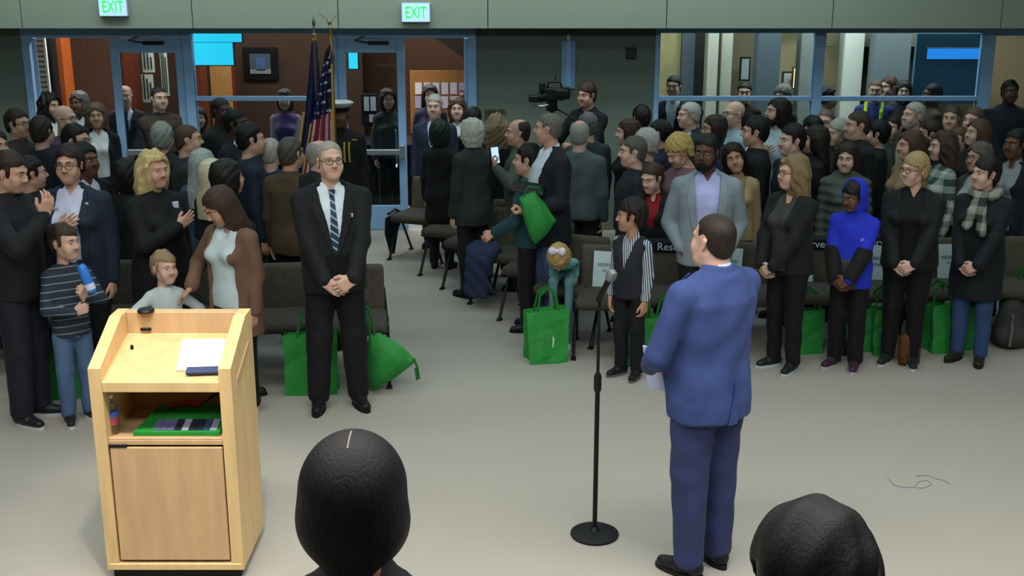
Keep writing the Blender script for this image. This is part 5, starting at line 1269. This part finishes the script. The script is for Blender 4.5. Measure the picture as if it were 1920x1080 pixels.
I = P(972, 223, 10.45, -100, 'balding man in grey-green jacket holding up a phone', 'm', FAIR, ('balding', '2e2620'), 'jacket', '4a5048', None, arms=('down', ((-.187, -.10, .77), (.1, -.3, .9), (.3, 1, 0), (-.6, .4, -1), 'grip')), near=True, b=1.08, hy=15)
r_ = I['root']; Wj = I['J'][1][2] + I['J'][1][3] * .085 + Vector((.0, .03, .02)); p = Matrix.Translation(r_.location) @ Matrix.Rotation(r_.rotation_euler.z, 4, 'Z') @ Wj; ph = empty('phone', p, label='lit smartphone held up by the balding man in grey-green jacket', cat='phone'); ph.rotation_euler = (math.radians(-12), math.radians(-10), math.radians(-12))
MB().box(-.036, .036, -.004, .004, -.075, .075, .003).build('phone_body', M_DARKP, ph); MB().box(-.032, .032, -.006, -.004, -.07, .07).build('display', mat('glow', 'a9c4ee', .3, e=.9), ph)
P(990, 268, 9.2, -100, 'dark-haired youth in teal jacket reaching towards the aisle chairs', 'm', FAIR, ('full', '120e0d'), 'jacket', '16202a', None, arms=('down', ((-.08, -.17, .56), (-.1, -.8, -.5), (.8, 0, -.4), (-.7, .6, -.5), 'relax')), near=True, cmat=mat('fabric', '2a4a55', .8))
I = P(1030, 212, 9.12, -66, 'tall grey-haired man in dark jacket, white shirt and blue jeans', 'm', FAIR, ('buzz', '6a655e'), 'jacket', '151a20', 'c2d4de', '3c5074', 'c9cdd2', 'c9cdd2', arms=('down', ((-.10, -.13, .60), (.2, -.9, -.2), (.2, 0, 1), (-.5, .9, -.5), 'grip')), near=True, b=1.15, belly=.02, hem=.42, opening=(.06, .05, .44), hy=-36)
p = at_y(990, 352, 8.85); tbt = MB().box(-.12, .12, -.08, .08, -.006, .006, .003).build('tablet', M_DARKP, None, False, p, (math.radians(20), math.radians(8), 0)); tag(tbt, 'dark flat tablet held by the tall man in jeans', 'tablet')
P(1087, 225, 9.95, 170, 'white-haired bald man in grey jacket seen from behind', 'm', PALE, ('balding', '9c988e'), 'jacket', '4d5a5c', None, b=1.1)
P(1102, 208, 10.9, -160, 'grey-haired man behind the white-haired bald man', 'm', FAIR, ('short', '5c5e60'), 'jacket', '30363a', None, b=1.1)
P(1106, 152, 12.15, -38, 'camera operator with shaggy brown hair and black jacket', 'm', FAIR, ('pixie', '3a2a22'), 'jacket', '101216', '1d2430', arms=(((-.10, -.22, .70), (.2, -1, .2), (.5, 0, -.6), (-.6, .5, -.8), 'grip'), ((-.05, -.24, .66), (.1, -1, .3), (.7, .1, -.4), (-.6, .5, -.8), 'grip')), lean=4, group=None, opening=(.04, .01, .7))
# toddler with bow
pc = AISLE[5][1]
I = P(1062, 458, 8.9, -10, 'small blond child with a white bow bending forward on an aisle chair', 'c', PALE, ('bob', 'a98c5a'), 'sweater', '6fa8a8', None, '5f8a90', 'c9d4d4', 'c9d4d4', near=True, headH=.195, hp=18, seated=.46, lean=55, h=.93, base=(pc.x - .06, pc.y - .1), group='people standing in front')
bw_ = MB()
for s in (-1, 1): bw_.lathe([(.004, 0), (.03, .02), (.042, .05), (.02, .075)], n=10, M=Matrix.Translation((0, .05, .13)) @ Matrix.Rotation(s * math.radians(75), 4, 'Y'))
bw_.lathe([(.012, -.014), (.02, 0), (.012, .014)], (0, .055, .135), 10); headmb(I, 'hair_bow', bw_, mat('fabric', 'd8d4e0', .6))
# --- front of the right block
vst = mat('stripe', 'b9c6d4', .8, c2='2c3644', freq=62, axis=(1, .35, .12), duty=.55)
I = P(1170, 375, 8.06, -38, 'boy in dark waistcoat, striped shirt and black trousers beside the microphone stand', 'c', TAN_S, ('afro', '1a110e'), 'vest', '22262e', None, '101216', '14161a', '5a5c60', arms=('down', 'down'), near=True, headH=.205, umat=vst, hy=-48, hr=-6, dx=.06, opening=(.05, .004, .66), group='people standing in front')
I = P(1330, 248, 8.3, -6, 'bearded black man in light grey blazer and lavender shirt, hands in pockets', 'm', '5a3e32', ('short', '0c0a0a'), 'suit', '7f8c96', 'a9afe0', '0f1114', '121214', '121214', arms=('pocket', 'pocket'), near=True, b=1.16, hy=-22, hp=3, beard=('short', '0c0a0a'), opening=(.056, .03, .56), group='people standing in front', headH=.24)
I = P(1490, 290, 8.22, -52, 'woman with wavy brown-blonde hair, black jacket and black trousers in front row', 'f', PALE, ('wavy', '7d6a4c'), 'jacket', '16191a', '3a3a38', '0c0d0f', '16201f', 'b9c0c2', arms=('clasp', 'clasp2'), near=True, b=1.15, hy=-20, glasses='3a302c', opening=(.05, .045, .45), collar=False, group='people standing in front')
I = P(1722, 285, 8.32, -26, 'blonde woman with glasses in black jacket, hands clasped, front row', 'f', PALE, ('pixie', 'a08a5e'), 'jacket', '15171a', '0d0f11', '0c0d10', '1a2628', 'b9c0c2', arms=('clasp', 'clasp2'), near=True, b=1.24, hy=-34, glasses='1c1816', opening=(.05, .03, .5), group='people standing in front')
I = P(1855, 292, 8.38, -38, 'dark-haired woman in long dark coat and patterned scarf at the right', 'f', PALE, ('pixie', '191413'), 'coat', '141a20', None, '2f4a72', '23261f', '1a1c1a', arms=('clasp', 'clasp2'), near=True, b=1.14, hy=-30, hem=.33, group='people standing in front')
U = I['U']; nb = I['nb']; scm = mat('plaid', '2c332f', .9, c2='8f948a')
F = Field((-.16, -.2, nb - .1), (.16, .16, nb + .08), .014); 
for k in range(16):
    a0, a1 = k / 16 * 6.283, (k + 1) / 16 * 6.283; F.cap((.085 * math.cos(a0), .015 + .085 * math.sin(a0), nb + .015 + .02 * math.sin(a0)), (.085 * math.cos(a1), .015 + .085 * math.sin(a1), nb + .015 + .02 * math.sin(a1)), .034, None, .02)
F.folds(.007, 5, 60); I['part']('scarf', F, scm)
F = Field((-.12, -.25, nb - .28), (.14, 0, nb + .02), .014)
for x0, z1 in ((-.03, -.2), (.035, -.24)): F.cap((x0 * .6, -.1, nb - .01), (x0, -.165, nb - .1), .03, .032, .02); F.cap((x0, -.165, nb - .1), (x0 * 1.6, -.19, nb + z1), .03, .036, .02)
F.folds(.006, 6, 60); I['part']('scarf_tail', F, scm)
# boy in blue hooded jacket
I = P(1609, 335, 8.25, -34, 'boy with raised bright blue hood, blue and grey jacket and black trousers', 'c', BROWN_S, ('kid', '14100e'), 'jacket', '2233c4', None, '0d0e11', '3a2438', 'b0b0b4', arms=('clasp', 'clasp2'), near=True, headH=.2, hy=-20, hp=12, hem=.45, group='people standing in front', b=1.08)
F = Field((-.14, -.14, -.17), (.14, .17, .17), .009); x, y, z = F.grid(); F.ell((0, .025, .02), (.108, .118, .132), .01); F.ell((0, .04, -.09), (.1, .09, .07), .04)
F.cut(smax(np.broadcast_to(y + .02 - .25 * z + 0 * x, F.n), np.broadcast_to(np.abs(x) - .085 + 0 * y + 0 * z, F.n), .02), .01); G = Field((-.14, -.14, -.17), (.14, .17, .17), .009); G.ell((0, .01, .015), (.092, .105, .115), .01); F.cut(G.a, .006)
headpart(I, 'hood', F, mat('fabric', '2233c4', .8))
U = I['U']
for s, c_, nm in ((-1, '3f4245', 'grey_front_panel'),):
    F2 = Field.__new__(Field); F2.__dict__ = dict(I['F'].__dict__); F2.a = I['F'].a - .012; x, y, z = F2.grid()
    F2.a = np.maximum(F2.a, np.maximum(np.maximum(z - .615 * U, .455 * U - z), np.maximum(y + .02, x - .055 * U)).astype(np.float32)); I['part'](nm, F2, mat('fabric', c_, .8))
for sd in (-1, 1):
    S, E, W, D, N, _ = I['J'][sd]; F3 = Field([min(E[i], W[i]) - .08 for i in range(3)], [max(E[i], W[i]) + .08 for i in range(3)], .012); F3.cap(E + (W - E) * -.05, E + (W - E) * .88, .0245 * U * 1.06 + .026, .0185 * U + .027, .01); F3.folds(.003, 4, 40); I['part']('black_sleeve', F3, mat('fabric', '111315', .8))
badge(I, .07, .72, .025, .03, '8a93c9', 'emblem')
I = P(1592, 265, 9.45, -12, 'dark-haired woman in grey-green puffer coat behind the blue-hood boy', 'f', PALE, ('long', '2c201b'), 'puffer', '4c564e', None, near=True, hy=-14, hp=6, b=1.05)
I = P(1228, 300, 9.15, -18, 'girl with pulled-back hair, red top and black jacket behind the waistcoat boy', 'f', PALE, ('pony', '3c2c22'), 'jacket', '121416', '8a1c24', near=True, hy=-20, hp=14, opening=(.055, .02, .66), collar=False)
I = P(1385, 265, 9.35, -8, 'dark-haired woman with tilted head and tan vest behind the grey-blazer man', 'f', TAN_S, ('long', '16100f'), 'vest', 'a8946c', None, near=True, hr=-16, umat=mat('fabric', '8a7a5c', .8), opening=(.05, .03, .6))
# --- right block, standing rows behind
P(1283, 247, 9.3, -60, 'woman with short curly blonde hair looking down, left of the grey-blazer man', 'f', PALE, ('afro', 'b59a5c'), 'blouse', '7a5a60', None, near=True, hp=28, arms=('up', 'down'))
P(1188, 253, 9.3, -85, 'grey-haired man in navy jacket in profile behind the waistcoat boy', 'm', PALE, ('short', '54504a'), 'jacket', '1d242c', None, near=True, b=1.12)
P(1210, 240, 9.95, -100, 'white-haired person behind the grey-haired man in navy jacket', 'm', PALE, ('pixie', 'aba9a2'), 'jacket', '2a3440', None)
P(1178, 222, 10.8, -85, 'brown-haired woman in dark coat in profile beside the wall', 'f', PALE, ('bob', '3a261e'), 'coat', '181a20', None)
P(1203, 196, 12.0, -160, 'dark-haired man against the wall left of the windows', 'm', FAIR, ('full', '191311'), 'jacket', '1d2024', None)
P(1237, 222, 10.4, -110, 'dark-haired man in navy suit with white collar behind the white-haired person', 'm', FAIR, ('short', '100e0e'), 'suit', '20283c', 'c4ccd2', opening=(.06, .01, .7))
P(1293, 190, 11.3, -75, 'white-haired man in dark suit in profile before the window', 'm', PALE, ('short', 'a8a6a0'), 'suit', '20282c', 'a9b9c4', opening=(.06, .01, .65), b=1.1)
P(1340, 214, 10.5, -80, 'dark brown-haired woman with glasses behind the curly blonde', 'f', FAIR, ('bob', '2c2320'), 'jacket', '2c3450', None, glasses='2a2422')
P(1378, 190, 11.1, -70, 'bald man with glasses and pale blue shirt before the window', 'm', PALE, None, 'shirt', '8fa9b4', None, glasses='2a2422', b=1.05)
P(1418, 217, 9.75, -95, 'black-haired man in black jacket behind the tan vest woman', 'm', FAIR, ('full', '12100f'), 'jacket', '12161a', None, near=True, b=1.12)
P(1460, 183, 10.6, -45, 'tall bearded man with long dark hair and pale blue shirt', 'm', FAIR, ('long', '16110f'), 'shirt', 'a5b9c2', None, beard=('full', '1a1210'), near=True, b=1.1, hy=-30, hp=-6, arms=('heart', 'down'))
P(1487, 232, 9.45, -70, 'pale young man with black hair and dark jacket behind the brown-blonde woman', 'm', PALE, ('full', '100d0d'), 'jacket', '161a1e', None, near=True)
P(1531, 234, 9.9, -100, 'long dark-haired woman in black top right of the pale young man', 'f', FAIR, ('long', '241a17'), 'jacket', '14161a', 'b0b4b8', near=True)
P(1524, 214, 10.8, -150, 'person in dark knit hat behind the long dark-haired woman', 'm', FAIR, ('short', '0d0e10'), 'jacket', '1b1e24', None)
P(1549, 205, 11.0, -30, 'bald man with glasses below the window mullion', 'm', PALE, ('buzz', '6a5a4e'), 'jacket', '23272b', None, glasses='2a2624')
P(1573, 222, 10.3, -60, 'woman with short white hair in dark jacket', 'f', PALE, ('pixie', '9fa298'), 'jacket', '262c28', None)
P(1610, 206, 10.0, -80, 'broad man with short grey-brown hair and black jacket in profile', 'm', FAIR, ('short', '3a332e'), 'jacket', '14181b', None, b=1.22, kind='h', near=True)
P(1648, 224, 10.7, -110, 'short black-haired woman right of the broad man', 'f', PALE, ('pixie', '0f0d0d'), 'jacket', '17191d', None)
P(1714, 190, 10.95, -70, 'white-haired bearded man in dark brown blazer and cream shirt', 'm', PALE, ('short', 'a39f98'), 'suit', '33302a', 'b4b19c', beard=('short', '9a968e'), opening=(.05, .03, .55), b=1.05, hp=-4)
P(1786, 196, 11.6, -30, 'grey-haired man in dark jacket before the rightmost window', 'm', FAIR, ('short', '4a443e'), 'jacket', '22262a', None)
P(1828, 199, 11.2, -50, 'light-brown-haired man behind the brown-haired woman at right', 'm', PALE, ('short', '5a4c3e'), 'jacket', '2a2e32', None)
P(1834, 222, 10.3, -75, 'brown-haired woman in profile with dark top at right', 'f', PALE, ('long', '55402f'), 'jacket', '1d1d20', None, hp=-4)
P(1801, 236, 10.8, -60, 'fair woman with tied-back hair beside the brown-haired woman', 'f', PALE, ('pony', '5a4432'), 'jacket', '22262a', None)
P(1709, 243, 9.55, -75, 'brown long-haired woman in tan coat behind the blonde woman', 'f', FAIR, ('long', '4a3628'), 'coat', '8a7554', None, near=True)
P(1770, 245, 9.5, -85, 'woman with brown bob and white-green plaid shirt', 'f', PALE, ('wavy', '3f3026'), 'shirt', 'b0b8b0', None, cmat=mat('plaid', 'b4bcb4', .8, c2='35504a'), near=True, b=1.08)
P(1838, 265, 9.5, -65, 'grey-haired woman with glasses behind the woman with the scarf', 'f', FAIR, ('bob', '5c544c'), 'jacket', '4a4c48', 'b4bac0', near=True, glasses='2a2422', opening=(.05, .03, .55))
P(1908, 240, 9.5, -60, 'dark-haired woman with grey top and dark cardigan at right edge', 'f', BROWN_S, ('bun', '14100f'), 'cardigan', '1b2028', '8a8f94', near=True, opening=(.06, .06, .4), collar=False)
P(1745, 224, 11.1, -90, 'brown-haired person behind the plaid shirt woman', 'm', FAIR, ('full', '33281f'), 'jacket', '2a2622', None)
P(1680, 214, 11.7, -60, 'dark-haired person in green top between the broad man and the white-haired man', 'm', FAIR, ('full', '1c1613'), 'jacket', '2c4038', None)
I = P(1896, 148, 12.5, -4, 'guard in dark jacket with white badge standing in the right doorway', 'm', DARK_S, ('short', '100d0c'), 'jacket', '121826', None, '1c1f28', b=1.2, arms=('clasp', 'clasp2')); badge(I, .02, .66, .05, .075, 'c9d0d4', 'badge_card')
# people behind the right windows
LB = 'people in the lobby'
P(1264, 140, 13.6, -20, 'dark-haired man in dark suit behind the right window, white collar showing', 'm', FAIR, ('short', '1a1412'), 'suit', '241f30', 'c9ccd2', group=LB)
P(1300, 192, 13.4, -120, 'dark-haired person behind the window beside the white-haired man', 'm', FAIR, ('short', '100e0e'), 'jacket', '203038', None, group=LB)
P(1397, 152, 13.8, -10, 'short dark-haired man behind the window below the framed poster', 'm', FAIR, ('short', '1c1512'), 'jacket', '2a2420', None, group=LB)
P(1468, 160, 13.7, -40, 'grey curly-haired person behind the window below the glowing picture', 'f', FAIR, ('afro', '6a665c'), 'jacket', '302c28', None, group=LB)
P(1555, 160, 13.7, 100, 'dark-haired person in purple behind the central window mullion', 'm', TAN_S, ('short', '141010'), 'shirt', '4a4480', None, group=LB)
I = P(1643, 150, 13.6, -20, 'man in blue shirt and yellow high-visibility straps behind the window', 'm', FAIR, ('buzz', '5c4030'), 'jacket', '2a3670', None, group=LB)
P(1668, 142, 14.2, -60, 'reddish-haired person behind the man in yellow straps', 'm', FAIR, ('full', '4a2a1c'), 'jacket', '3a2a28', None, group=LB)
U = I['U']
for s in (-1, 1): I['mpart']('reflective_strap', MB().tube([(s * .055 * U, (I['F'].front(s * .055 * U, .73 * U) or -.1) - .006, .73 * U), (s * .055 * U, (I['F'].front(s * .055 * U, .79 * U) or -.08) - .012, .79 * U), (s * .055 * U, -.01, .852 * U), (s * .055 * U, .07, .83 * U)], .022, 6), mat('fabric', 'b9d426', .5))
P(1695, 150, 13.8, -10, 'pale-faced woman with dark hair behind the second window', 'f', PALE, ('bob', '2a2220'), 'jacket', '22262a', None, group=LB)
P(1750, 155, 13.5, -90, 'brown-clad person behind the window under the blue reflection strip', 'm', BROWN_S, ('short', '14100e'), 'coat', '44382a', None, group=LB)
# --- the two people at the dais, seen from behind in the foreground
I = P(660, 812, 1.9, 180, 'dark sleek-haired head with white centre parting in the foreground', 'f', TAN_S, ('sleek', '15141a'), 'jacket', '14161c', None, near=True, z0=.75, seated=.45, h=1.61, group='people seated at the dais')
headmb(I, 'hair_parting', MB().tube([(0, .0234 + .1135 * math.cos(t), .033 + .1082 * math.sin(t)) for t in [math.radians(q) for q in range(66, 100, 6)]], .002, 6), mat('skin', '9a8f8a', .5))
I = P(1532, 968, 1.62, 180, 'dark round head at the lower right in the foreground', 'm', TAN_S, ('full', '0f1014'), 'jacket', '12141a', None, near=True, z0=.75, seated=.45, h=1.60, hw=1.06, group='people seated at the dais', b=1.1)
for px, d, lab in ((660, 1.9, 'padded dais chair under the sleek-haired person in the foreground'), (1532, 1.62, 'padded dais chair under the round-headed person in the foreground')):
    c = chair(X(px, d, 2.0), d, 180, lab, 'dais chairs'); c.location.z = .75
# faint pale blue thread lying on the carpet
m = MB(); m.tube([at_z(q, r, .004) for q, r in ((1664, 896), (1676, 908), (1690, 913), (1712, 913), (1730, 915), (1748, 908), (1738, 900), (1722, 903), (1716, 911))], .0022, 5)
tag(m.build('thread', mat('fabric', '8f97a8', .8), None, True), 'faint pale blue thread curled on the carpet at lower right', 'thread')
m = MB(); m.tube([at_z(q, r, .004) for q, r in ((1718, 892), (1740, 891), (1756, 897), (1770, 900), (1782, 908))], .0022, 5)
tag(m.build('thread', mat('fabric', '8f97a8', .8), None, True), 'second short pale blue thread just behind the curled one', 'thread')
